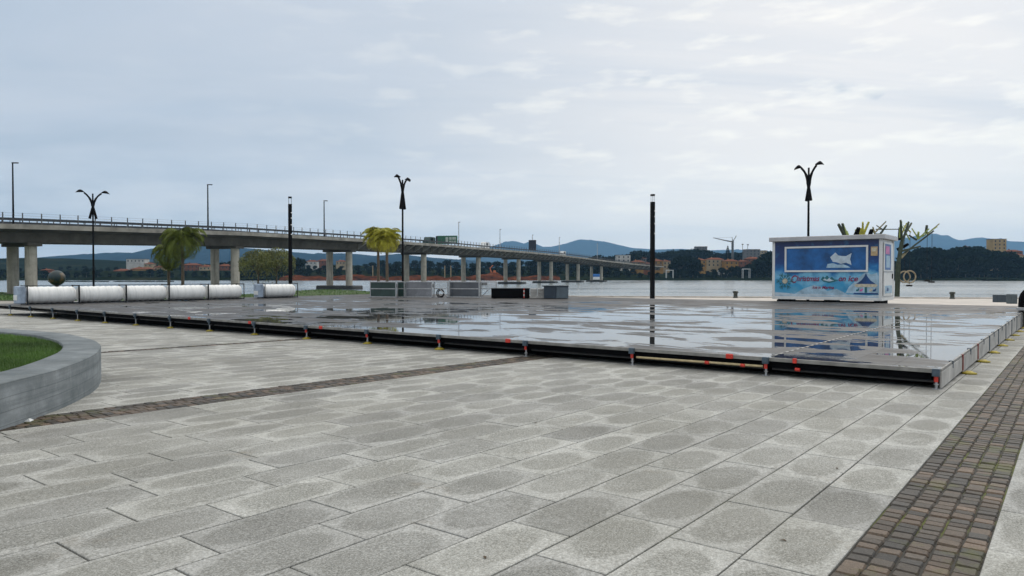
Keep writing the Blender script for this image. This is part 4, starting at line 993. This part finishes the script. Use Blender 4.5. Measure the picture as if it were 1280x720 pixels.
# signs and traffic on the deck
def on_deck(x, d):
    i = min(range(len(AX)-1), key=lambda i: abs((AX[i].y+AX[i+1].y)/2-d)); f = (d-AX[i].y)/(AX[i+1].y-AX[i].y); return Vector(((x-640)/F*d, d, AX[i].lerp(AX[i+1], f).z))
p = on_deck(547, 222); o = empty('road_sign', p, R(-8), 'wide green road sign with pale panels on the bridge', 'road sign')
zt = 1.5 + (HY-294.8)/F*222 - p.z; wd = 6.3; hs = 2.55
b = MB(); [b.bev((x-.09, -.09, 0), (x+.09, .09, zt-.2), .02) for x in (.5, wd*.5, wd-.5)]; b.build('post', GALV, o)
sg = MB().bev((0, -.26, zt-hs), (wd, -.1, zt), .03).build('panel', simple('sign_green', (.02, .11, .06), .5, 0, .25, 1), o)
for k, (x0, x1, z0, z1) in enumerate(((2.6, 3.4, .45, 2.1), (3.7, 4.5, 1.3, 2.1), (4.7, 5.9, 1.3, 2.1), (3.7, 4.9, .4, 1.0), (5.1, 5.9, .4, 1.0))): MB().bev((x0, -.275, zt-hs+z0), (x1, -.262, zt-hs+z1), .004).build('sign_band', simple('sign_pale', (.38, .44, .40), .5, 0, .2, 2) if k == 0 else bpy.data.materials['sign_pale'], sg)
MB().bev((-.5, -.25, zt-hs), (-.02, .9, zt-.1), .03).build('sign_box', DARKM, o)
p = on_deck(665.5, 298); o = empty('road_sign', p, 0, 'dark square sign seen from behind on the bridge', 'road sign')
MB().bev((-1.55, -.1, 1.3), (1.55, .1, 5.6), .05).build('panel', simple('sign_back', (.012, .018, .03), .6), o)
b = MB(); [b.bev((x-.09, .101, 0), (x+.09, .25, 5.4), .02) for x in (-1, 1)]; b.build('post', GALV, o)
def vehicle(x, d, L_, H_, mat, label, van=True, off=0):
    p = on_deck(x, d); o = empty('van' if van else 'parked_car', p, R(72), label, 'van' if van else 'car'); o.name = 'van' if van else 'car'
    Wd = 1.9; pr = [(0, .35), (0, H_*.55), (L_*.14, H_*.62), (L_*.24, H_*.95), (L_*.32, H_), (L_*.96, H_), (L_, H_*.9), (L_, .35)] if van else [(0, .3), (0, H_*.55), (L_*.25, H_*.62), (L_*.38, H_*.97), (L_*.72, H_), (L_*.9, H_*.66), (L_, H_*.6), (L_, .3)]
    b = MB(); n = len(pr); vs = [(a, y, z) for y in (0, Wd) for a, z in pr]; b.add(vs, [tuple(range(n)), tuple(range(2*n-1, n-1, -1))]+[(i, (i+1) % n, n+(i+1) % n, n+i) for i in range(n)]); b.build('body', mat, o)
    MB().bev((L_*.33, -.02, H_*.62), (L_*.62, -.002, H_*.88), .01).build('side_window', BLACK, o)
    for xx in (L_*.2, L_*.8):
        b = MB(); b.tube([(xx, -.04, .34), (xx, .2, .34)], .34, 14); b.build('wheel', BLACK, o)
vehicle(535.5, 214, 5.2, 2.7, simple('van_dark_green', (.018, .05, .045), .5), 'dark green high roofed van driving on the bridge left of the green sign')
vehicle(606, 258, 5.2, 3.0, WHITE, 'white van on the bridge between the green sign and the pale mountain')
vehicle(704, 335, 5.5, 2.7, WHITE, 'white van on the bridge near its far end')
vehicle(742, 396, 4.4, 1.6, WHITE, 'small white car far along the bridge', False)

# ---------------------------------------------------------------- trees
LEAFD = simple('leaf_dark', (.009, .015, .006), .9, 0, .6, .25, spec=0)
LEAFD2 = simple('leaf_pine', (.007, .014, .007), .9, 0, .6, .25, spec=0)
PALMG = simple('palm_leaf', (.10, .125, .02), .55, 0, .75, 1.1, spec=.2)
PALMY = simple('palm_leaf_yellow', (.32, .31, .035), .55, 0, .7, 1.1, spec=.2)
YLEAF = simple('willow_leaf', (.12, .13, .03), .6, 0, .6, .5)
def crown_mesh(seed, n, H, Rr, kind):
    rr = random.Random(seed); b = MB(); lobes = []
    for k in range(11 if kind != 'pine' else 15):
        if kind == 'pine': a = rr.uniform(0, 6.28); q = Rr*math.sqrt(rr.random())*.85; lobes.append((q*math.cos(a), q*math.sin(a), H*(.80 + rr.uniform(-.05, .05) - .14*(q/Rr)**2 - (.3*rr.random() if k > 9 else 0)), Rr*.36, H*.12))
        else: a = rr.uniform(0, 6.28); z = H*rr.uniform(.16, .88); q = Rr*rr.uniform(.1, .7)*min(1, 1.3-z/H); lobes.append((q*math.cos(a), q*math.sin(a), z, Rr*rr.uniform(.35, .55), H*rr.uniform(.13, .2)))
    for i in range(n):
        lx, ly, lz, lr, lh = rr.choice(lobes); a = rr.uniform(0, 6.28); c_ = rr.uniform(-1, 1); s_ = math.sqrt(1-c_*c_); e = rr.uniform(.55, 1.08)
        x, y, z = lx+lr*s_*math.cos(a)*e, ly+lr*s_*math.sin(a)*e, lz+lh*c_*e; w_ = Rr*rr.uniform(.05, .12)
        u_ = Vector((rr.gauss(0, 1), rr.gauss(0, 1), rr.gauss(0, .6))).normalized(); v_ = u_.cross(Vector((rr.gauss(0, 1), rr.gauss(0, 1), rr.gauss(0, 1)))).normalized()
        c3 = Vector((x, y, z)); b.add([c3-u_*w_, c3+v_*w_*.7, c3+u_*w_, c3-v_*w_*.7], [(0, 1, 2, 3)])
    return b
def tree_proto(name, seed, n, H, Rr, kind, mat):
    o = empty(name, (0, 0, -50)); c_ = crown_mesh(seed, n, H, Rr, kind).build('crown', mat, o)
    rr = random.Random(seed); b = MB(); b.tube([(0, 0, -1), (.1, .05, H*.3), (0, .1, H*.6)], [H*.028, H*.022, H*.014], 7)
    for k in range(5): a = k*1.26+rr.random(); b.tube([(0, 0, H*(.3+.05*k)), (Rr*.4*math.cos(a), Rr*.4*math.sin(a), H*(.52+.05*k))], [H*.012, H*.006], 5)
    return o, [c_, b.build('trunk', TRUNK, o)]
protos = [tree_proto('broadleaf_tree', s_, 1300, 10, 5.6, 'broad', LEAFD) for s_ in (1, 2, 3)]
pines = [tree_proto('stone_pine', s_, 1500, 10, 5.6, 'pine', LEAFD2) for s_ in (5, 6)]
protos_used = set()
def put_tree(pool, X, Y, h, label, cat, group, wide=1.0, z=None):
    k = rnd.randrange(len(pool)); root, kids = pool[k]; s_ = h/10
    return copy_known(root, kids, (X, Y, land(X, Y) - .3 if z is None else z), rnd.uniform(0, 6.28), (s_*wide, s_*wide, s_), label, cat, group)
GF = 'trees along the far shore'
def stretch(x, d):
    row = 'front row of far shore' if d < 600 else 'back row'
    for lim, nm in ((50, 'left of the first bridge columns'), (115, 'between the globe and the first street lamp'), (205, 'between first street lamp and left palms'), (262, 'just right of the left palms'), (300, 'behind the second pair of bridge columns'), (365, 'behind the feathery trees'), (408, 'left of the third pair of bridge columns'), (440, 'behind the third pair of bridge columns'), (500, 'behind the yellow palms'), (535, 'behind the fourth pair of bridge columns'), (575, 'between fourth and fifth column pairs'), (605, 'behind the fifth pair of columns'), (660, 'behind the sixth pair of columns'), (725, 'below the low end of the bridge')):
        if x < lim: return 'dark tree, %s, %s' % (row, nm)
    return 'dark tree, %s, near the bridge end' % row
def place_words(x, kind):
    if kind == 'town': L_ = ((770, 'near the bridge end'), (812, 'before the first ochre houses'), (835, 'by the left white canopy'), (873, 'in the big clump right of middle column'), (911, 'below the orange roofed houses'), (927, 'below the crane'), (943, 'by the right white canopy'), (2000, 'next to the kiosk'))
    elif kind == 'ridge': L_ = ((840, 'left of the grey building'), (890, 'around the grey building'), (925, 'behind the crane'), (2000, 'behind the grey apartment block'))
    else: L_ = ((1141, 'right behind the hoops'), (1164, 'just right of the hoops'), (1200, 'left of the red roofed house'), (1222, 'around the red roofed house'), (1252, 'in front of the tan tower block'), (2000, 'at the right edge of the photo'))
    return next(t for lim, t in L_ if x < lim)
def shore_tree(xp, d, ytop, pool=protos, wide=1.0, label=None, group=GF, cat='tree'):
    label = label or stretch(xp, d)
    X = (xp-640)/F*d; zb = land(X, d) - .3; zt = 1.5 + (HY-ytop)/F*d
    if zt - zb < 1.5: return
    put_tree(pool, X, d, (zt-zb)*1.05, label, cat, group, wide)
def prof_y(x, pr):
    for (x0, y0), (x1, y1) in zip(pr, pr[1:]):
        if x0 <= x <= x1: return y0+(y1-y0)*(x-x0)/(x1-x0)
    return pr[-1][1]
# silhouette of the wood, left to right
mid = [(-60, 338), (0, 336), (50, 334), (75, 333), (110, 331), (160, 334), (210, 330), (250, 328), (300, 326), (340, 324), (370, 323), (385, 330), (430, 332), (470, 326), (520, 324), (600, 326), (660, 326), (700, 322), (740, 320), (790, 318)]
x = -50
while x < 800:
    shore_tree(x, rnd.uniform(640, 700), prof_y(x, mid)+rnd.uniform(0, 4), wide=rnd.uniform(1, 1.3)); x += rnd.uniform(8.5, 11.5)
x = -50
while x < 370:
    shore_tree(x, rnd.uniform(522, 540), rnd.uniform(336, 342), wide=1.2); x += rnd.uniform(11, 15)
x = 372
while x < 800:
    shore_tree(x, rnd.uniform(545, 575), rnd.uniform(331, 338), wide=1.2); x += rnd.uniform(10, 14)
for x in (296, 306, 318, 330, 342, 354, 364, 374): shore_tree(x, rnd.uniform(530, 545), rnd.uniform(322, 329), wide=1.1)
# right-hand town: trees between the houses
for x, yt in ((812, 340), (822, 341), (845, 325), (850, 322), (858, 321), (866, 323), (872, 329), (842, 331), (884, 339), (893, 337), (902, 335), (908, 337), (915, 334), (922, 333), (930, 334), (938, 330), (946, 326), (953, 322), (961, 316), (968, 316), (976, 318), (800, 341), (786, 340), (772, 337), (760, 333), (748, 331)):
    shore_tree(x, rnd.uniform(524, 545), yt, wide=.95, label='dark round town tree by the water, ' + place_words(x, 'town'), group='trees among the town houses')
for x in range(795, 960, 9): shore_tree(x, rnd.uniform(800, 860), prof_y(x, [(790, 313), (830, 315), (850, 312), (880, 312), (905, 316), (960, 314)])+rnd.uniform(0, 2.5), wide=1.3, label='dark tree on the ridge behind the town, ' + place_words(x, 'ridge'), group='trees on the ridge behind the town')
# the big stone pines on the right
big_pines = [(1137, 322), (1146, 317), (1152, 312), (1160, 309), (1168, 308.5), (1176, 313), (1187, 312), (1196, 308.5), (1206, 307.5), (1216, 308), (1224, 311.5), (1234, 313), (1246, 313), (1254, 317), (1262, 322), (1272, 326), (1284, 328), (1296, 326), (1310, 320), (1128, 326), (1118, 326)]
for x, yt in big_pines:
    shore_tree(x, rnd.uniform(522, 545), yt, pines, 1.15, 'tall dark stone pine in the dense stand, ' + place_words(x, 'pine'), 'stone pines right of the kiosk', 'pine tree')
    shore_tree(x+rnd.uniform(-4, 4), rnd.uniform(514, 522), rnd.uniform(yt+8, yt+16), protos, 1.0, 'dark tree at the foot of the pines, ' + place_words(x, 'pine'), 'undergrowth trees below the pines')
for r_, kids in protos + pines:
    for k in kids: bpy.data.objects.remove(k)
    bpy.data.objects.remove(r_)

def palm(x, d, ycrown, scale, label, mat, nf=34, droop=1.0, lean=0, ybase=None, skirt=False, seed=0):
    rr = random.Random(seed+int(x)); p = P(x, d); p.z = lawn_z(p.x, p.y) if p.x < -14 else gxy(p.x, p.y)
    H = 1.5 + (HY-ycrown)/F*d - p.z; o = empty('palm_tree', p, rr.uniform(0, 6), label, 'palm')
    b = MB(); n = 14; b.tube([(lean*(i/n)**2, 0, H*i/n-.05) for i in range(n+1)], [.145+.012*(i % 2) - .04*(i/n) for i in range(n+1)], 10); b.build('trunk', TRUNK, o)
    b = MB(); b.tube([(lean, 0, H-.5), (lean, 0, H-.1), (lean, 0, H+.15)], [.18, .26, .12], 10); b.build('crown_base', TRUNK, o)
    for k in range(nf):
        a = k*2.399+rr.uniform(-.2, .2); el = (1.35 - 1.9*k/nf) ; ln = scale*rr.uniform(.85, 1.1); b = MB(); m_ = 13; pts = []
        x0, z0 = 0, 0; ang = el
        for i in range(m_+1):
            pts.append((x0, z0)); x0 += ln/m_*math.cos(ang); z0 += ln/m_*math.sin(ang); ang -= (.13+.03*rr.random())*droop*(1+.8*i/m_)
        ca, sa_ = math.cos(a), math.sin(a)
        P3 = [Vector((lean+q0*ca, q0*sa_, H+q1)) for q0, q1 in pts]
        b.tube(P3, [.025*(1-i/m_)+.006 for i in range(m_+1)], 4, smooth=False)
        side = Vector((-sa_, ca, 0))
        for i in range(1, m_+1):
            for s2 in (0, .5):
                if i == m_ and s2: continue
                q = P3[i].lerp(P3[min(i+1, m_)], s2); t = (P3[min(i+1, m_)]-P3[i-1]).normalized(); ll = scale*.34*math.sin(math.pi*min(1, (i+s2)/m_*.86+.12))
                for sg_ in (-1, 1):
                    dv = (side*sg_*.8 + t*.55 + Vector((0, 0, -.35-.3*rr.random()))).normalized()
                    wv = t*.016*scale/1.8
                    b.add([q-wv, q+wv, q+dv*ll*.6+wv*.8+Vector((0, 0, .02)), q+dv*ll+Vector((0, 0, -.12*ll))], [(0, 1, 2, 3)])
        b.build('frond', mat, o)
    return o
palm(228.5, 68, 297, 2.9, 'palm with wide spray of fronds before the bridge, right one of the left pair', PALMG, 30, 1.05)
palm(211, 71, 314, 2.7, 'lower drooping palm, the left one of the pair in front of the bridge', PALMG, 26, 1.5)
palm(473, 70, 294, 2.0, 'yellow green palm with a mop of fronds, left of two by the street lamp', PALMY, 42, .85, .1)
palm(484, 68, 297, 1.85, 'yellow green palm nearest the street lamp, right of two', PALMY, 42, .8, .05)
# two soft yellowish trees left of the dark column
def willow(x, d, ytop, r, label, seed):
    rr = random.Random(seed); p = P(x, d); p.z = -1.0; H = 1.5+(HY-ytop)/F*d - p.z; o = empty('feathery_tree', p, 0, label, 'tree')
    b = MB()
    for i in range(4200):
        a = rr.uniform(0, 6.28); q = r*math.sqrt(rr.random()); z = H*(.98 - .22*(q/r)**2 - abs(rr.gauss(0, .17))); x_, y_ = q*math.cos(a), q*math.sin(a)
        if math.sin(x_*3.1+1)*math.sin(y_*2.7)*math.sin(z*2.3) > .35: continue
        w_ = rr.uniform(.06, .13); u_ = Vector((rr.gauss(0, .5), rr.gauss(0, .5), -1)).normalized(); v_ = Vector((rr.gauss(0, 1), rr.gauss(0, 1), 0)).normalized(); c3 = Vector((x_, y_, z))
        b.add([c3-v_*w_*.5, c3+v_*w_*.5, c3+u_*w_*2.6], [(0, 1, 2)])
    b.build('crown', YLEAF, o)
    b = MB(); b.tube([(0, 0, 0), (.1, 0, H*.45), (0, .1, H*.8)], [.13, .10, .04], 7)
    for k in range(6): a = k*1.05; b.tube([(0, 0, H*.45), (r*.55*math.cos(a), r*.55*math.sin(a), H*.82)], [.07, .025], 5)
    b.build('trunk', TRUNK, o)
willow(322, 92, 309, 2.3, 'feathery yellow green tree under the bridge, left of two beside the dark column', 1)
willow(345, 94, 307, 2.5, 'feathery yellow green tree next to the dark light column', 2)

# ---------------------------------------------------------------- town on the far shore
TILE = simple('roof_tile', (.17, .062, .032), .9, 0, .5, .8, spec=.05)
def wallm(name, c_): return bpy.data.materials.get(name) or simple(name, c_, .9, 0, .25, .2, spec=.05)
OCH = wallm('ochre_wall', (.30, .17, .05)); CRM = wallm('cream_wall', (.34, .27, .17)); WHT = wallm('white_wall', (.46, .45, .42)); TER = wallm('terracotta_wall', (.17, .07, .04)); GRY = wallm('grey_wall', (.15, .15, .15)); TAN = wallm('tan_wall', (.36, .26, .13))
WIN = simple('window_dark', (.03, .035, .04), .25)
def house(x0, x1, ytop, d, wall, label, floors=2, roof='hip', depth=9, name='house', nwin=None, rot=0, cat='house'):
    a = P(x0, d); b_ = P(x1, d); Wd = b_.x-a.x; zb = land((a.x+b_.x)/2, d)-.5; zt = 1.5+(HY-ytop)/F*d; H = zt-zb; rh = min(Wd, depth)*.18 if roof == 'hip' else .4
    o = empty(name, (a.x, d, zb), rot, label, cat); hw = H-rh
    MB().box((0, 0, 0), (Wd, depth, hw)).build('wall', wall, o)
    if roof == 'hip':
        b = MB(); e = .5; i_ = min(Wd, depth)*.42
        b.add([(-e, -e, hw), (Wd+e, -e, hw), (Wd+e, depth+e, hw), (-e, depth+e, hw), (i_, depth/2, H), (Wd-i_, depth/2, H)], [(0, 3, 2, 1), (0, 1, 5, 4), (1, 2, 5), (2, 3, 4, 5), (3, 0, 4)])
        rf = b.build('roof', TILE, o); MB().box((Wd*.3, depth*.4, hw+.1), (Wd*.3+.7, depth*.4+.7, H+.7)).build('chimney', wall, rf)
    else: MB().box((-.2, -.2, hw), (Wd+.2, depth+.2, H)).build('roof', GRY, o)
    nw = nwin or max(2, int(Wd/3.2)); fh = 3.0
    for f_ in range(floors):
        z1 = hw - .9 - f_*fh
        if z1-1.5 < 0: break
        for k in range(nw):
            xc = (k+.5)*Wd/nw; b = MB(); b.box((xc-.55, -.05, z1-1.5), (xc+.55, -.002, z1)); b.build('window', WIN, o)
    return o
house(790, 806, 325, 590, OCH, 'ochre house with a tiled roof left of the middle light column', 2)
house(807, 814, 328, 575, TER, 'small terracotta house right beside the middle light column', 2)
house(817, 829, 324, 590, OCH, 'ochre two storey house right of the middle light column', 2)
house(829, 838, 325, 600, CRM, 'cream house at the right end of the ochre row', 2)
house(871, 883, 323, 590, OCH, 'yellow house rising over the trees right of the big dark tree', 2)
house(884, 905, 322, 610, CRM, 'long house with an orange roof in the middle of the town', 2)
house(906, 923, 324, 600, OCH, 'ochre house with orange roof left of the crane foot', 2)
house(924, 934, 325, 620, TER, 'terracotta house under the crane', 1)
house(934, 952, 321, 625, TER, 'red roofed house below the grey apartment block', 1)
house(901, 911, 335.5, 560, WHT, 'small white house low by the water in the town', 1)
house(771, 788, 318.5, 640, WHT, 'pale apartment house at the end of the bridge', 3, 'flat')
house(787, 797, 319, 680, WHT, 'narrow white house with red roof behind the bridge end', 2)
house(797, 808, 321, 660, GRY, 'grey house on the slope above the ochre houses', 2)
house(870, 884, 308, 830, GRY, 'old grey building on the ridge above the town', 3, 'flat')
house(932, 950, 311.5, 760, GRY, 'grey apartment block with rows of windows left of the kiosk', 4, 'flat')
house(951, 958, 313, 780, CRM, 'pale narrow block beside the grey apartment block', 3, 'flat')
house(1241, 1257.5, 298.5, 620, TAN, 'square tan tower block rising above the pines', 6, 'flat', name='tower_block', nwin=3, cat='tower block')
house(1258, 1278, 312, 640, TER, 'reddish building right of the tan tower block', 3)
house(1206, 1218, 307.5, 600, TER, 'red roofed house peeping over the pines', 2)
house(1270, 1282, 317, 600, CRM, 'cream house at the far right behind the pines', 2)
# left: white hall, terracotta rows
house(158, 181, 323.5, 700, WHT, 'long white building on the wooded rise left of the palms', 1, 'flat')
house(180, 190, 328, 690, CRM, 'cream house right of the long white building', 1)
house(142, 160, 336, 620, TER, 'low terracotta house under the long white building', 1)
house(163, 188, 334, 630, OCH, 'low ochre house between the lamp and the left palms', 1)
house(51, 60, 336, 600, TER, 'small red and cream house seen between the bridge columns', 1)
house(228, 248, 329, 640, TER, 'terracotta house right of the tall left palm', 2)
house(249, 263, 331, 640, CRM, 'cream house left of the second pair of bridge columns', 2)
house(272, 290, 330, 640, TER, 'terracotta house between the second pair of bridge columns', 2)
house(192, 204, 332, 640, CRM, 'cream house behind the drooping left palm', 2)
house(382, 396, 325, 760, WHT, 'white house cluster end, right of the dark column', 1)
house(397, 410, 324, 780, TER, 'red roofed house left of the third pair of bridge columns', 1)
house(420, 432, 325, 780, CRM, 'cream house between the third pair of bridge columns', 1)
# white canopies by the water
def canopy(x, y, wpx, d, label):
    p = P(x, d, y=y); zb = land(p.x, d)-.2; w_ = wpx/F*d; o = empty('canopy', (p.x, d, zb), 0, label, 'canopy'); h_ = max(1.8, p.z-zb)
    MB().bev((-w_/2, -1.5, h_-.35), (w_/2, 1.5, h_), .08).build('top', WHITE, o)
    for sx_ in (-1, 1):
        for sy in (-1, 1): MB().box((sx_*(w_/2-.15)-.12, sy*1.3-.1, 0), (sx_*(w_/2-.15)+.12, sy*1.3+.1, h_-.351)).build('post', WHITE, o)
canopy(837, 337.5, 9, 522, 'white canopy by the water right of the middle light column')
canopy(932.5, 336, 9, 522, 'white canopy by the water left of the kiosk')
# tower crane
p = P(915.5, 700); zb = land(p.x, 700); o = empty('tower_crane', (p.x, 700, zb), 0, 'thin grey tower crane standing over the town', 'crane'); zt = 1.5+(HY-301)/F*700-zb
CR = simple('crane_grey', (.10, .10, .10), .6)
MB().box((-.9, -.9, 0), (.9, .9, zt)).build('mast', CR, o)
MB().tube([(0, 0, zt-1), (-9, -3, zt+.3), (-21, -8, zt+2.5)], [.8, .6, .35], 4, smooth=False).build('jib', CR, o)
MB().tube([(0, 0, zt-1), (4, 1, zt+5)], [.4, .3], 4, smooth=False).build('counter_jib', CR, o)
b = MB(); b.tube([(0, 0, zt), (-1, -1, zt+3.5)], .3, 4); b.tube([(-1, -1, zt+3.4), (-19, -7.6, zt+2.4)], .1, 4); b.build('stay', CR, o)
# mast with floodlights
for x, yt, lb in ((928, 306, 'thin mast with lamps right of the crane'), (934.5, 306.5, 'second thin mast with lamps, nearer the kiosk')):
    p = P(x, 700); zb = land(p.x, 700); o = empty('floodlight_mast', (p.x, 700, zb), 0, lb, 'mast'); h_ = 1.5+(HY-yt)/F*700-zb
    MB().tube([(0, 0, 0), (0, 0, h_)], .22, 6).build('pole', CR, o); MB().bev((-.9, -.3, h_), (.9, .3, h_+.9), .1).build('lamp_head', CR, o)
# conifer silhouette
p = P(909.5, 640); zb = land(p.x, 640); o = empty('conifer', (p.x, 640, zb), 0, 'pointed tiered conifer left of the crane', 'tree'); h_ = 1.5+(HY-305.5)/F*640-zb
b = MB()
for k in range(9):
    z = h_*(.42+.06*k); r = 4.2*(1-k/9.5)
    for j in range(9): a = j*.698+k*.3; q = Vector((r*math.cos(a), r*math.sin(a), z+.6)); b.add([(0, 0, z), (q.x*.6-q.y*.12, q.y*.6+q.x*.12, z-.1), tuple(q), (q.x*.6+q.y*.12, q.y*.6-q.x*.12, z-.1)], [(0, 1, 2, 3)]); b.add([(0, 0, z+.2), (q.x*.6, q.y*.6, z-.7), tuple(q), (q.x*.6, q.y*.6, z+.9)], [(0, 1, 2, 3)])
b.build('crown', LEAFD2, o); MB().tube([(0, 0, 0), (0, 0, h_)], [.4, .06], 6).build('trunk', TRUNK, o)
# blue covered boat by the far end of the bridge
p = P(739, 500, z=WATER+.6); o = empty('covered_boat', p, 0, 'bright blue covered boat by the bank below the far end of the bridge', 'boat')
b = MB(); b.add([(0, 0, 0), (7.6, 0, 0), (8.6, 1.2, 1.6), (7.6, 2.4, 0), (0, 2.4, 0), (-.4, 0, 1.9), (8, 0, 1.9), (8, 2.4, 1.9), (-.4, 2.4, 1.9)], [(0, 1, 6, 5), (1, 2, 6), (2, 3, 7), (2, 7, 6), (3, 4, 8, 7), (4, 0, 5, 8), (0, 4, 3, 2, 1), (5, 6, 7, 8)]); b.build('hull', WHITE, o)
MB().bev((.2, .1, 1.92), (7.0, 2.3, 3.9), .3).build('tarpaulin', simple('tarp_blue', (.02, .14, .42), .6), o)
# orange digger on the earth bank
p = P(617, 520); o = empty('excavator', (p.x, 520, 1.5), 0, 'orange excavator working on the earth bank under the bridge', 'excavator')
EX = simple('digger_orange', (.50, .14, .04), .6, 0, .2, 1)
MB().bev((-2.2, -1, .9), (2.0, 1.2, 2.4), .2).build('body', EX, o); MB().bev((-.2, -.9, 2.42), (1.6, .9, 4.0), .15).build('cab', EX, o)
MB().tube([(-1.5, 0, 2.2), (-2.6, 0, 5.6), (-.4, 0, 7.8)], [.4, .35, .3], 6).build('boom', EX, o)
for y in (-1.3, 1.1): MB().bev((-2.6, y, 0), (2.4, y+.6, .9), .25).build('track', BLACK, o)
# slim pale posts on the far bank under the bridge
for i, (x, lb) in enumerate(((556, 'slim pale post on the far bank, left of two by the fourth bridge columns'), (563.5, 'slim pale post on the far bank, right of two by the fourth bridge columns'), (466, 'slim pale post on the far bank left of the yellow palms'), (266, 'slim pale post on the far bank by the second bridge columns'))):
    p = P(x, 510); o = MB().tube([(0, 0, 0), (0, 0, 8.5)], .35, 6).build('bank_post', CRM, None, (p.x, 510, .3)); tag(o, lb, 'post', 'slim posts on the far bank')
# parked vehicles / small white caravans near the blue roofs, lower town
# a scrap of white paper by the planter, dark leaves and gum marks on the slabs
def ground_at(x, y):
    a = (x-640)/F; b_ = (y-HY)/F; k1 = a*E1.x+E1.y; k2 = a*E2.x+E2.y; c1 = C0.dot(E1); c2 = C0.dot(E2)
    d = (1.5-SL1*c1-SL2*c2)/(b_-SL1*k1-SL2*k2); return Vector((a*d, d, 0))
q = ground_at(34, 527.5); q.z = gxy(q.x, q.y)
b = MB(); b.add([(-.035, -.02, .002), (.03, -.025, .004), (.04, .02, .012), (.0, .03, .025), (-.03, .02, .006), (0, 0, .03)], [(0, 1, 5), (1, 2, 5), (2, 3, 5), (3, 4, 5), (4, 0, 5)])
tag(b.build('paper_scrap', WHITE, None, q), 'crumpled scrap of white paper at the foot of the planter', 'litter')
LEAFB = simple('dead_leaf', (.07, .045, .02), .8)
for i, (x, y, lb) in enumerate(((1048, 587, 'dead leaf on the slab near the cobbles, upper one'), (981, 678.5, 'dead leaf on a slab at the bottom, left of the cobbles'), (951, 516, 'dead leaf on the paving below the rink corner'), (669, 530, 'dead leaf on a slab joint in the middle of the paving'), (606, 700, 'dead leaf on a slab at the bottom centre'))):
    q = ground_at(x, y); q.z = gxy(q.x, q.y) + .003; s_ = .02
    b = MB(); b.add([(-s_, 0, .001), (-.3*s_, -.5*s_, .006), (s_, -.1*s_, .002), (.2*s_, .5*s_, .007)], [(0, 1, 2, 3)]); o = b.build('leaf', LEAFB, None, q, rnd.uniform(0, 6)); tag(o, lb, 'leaf')
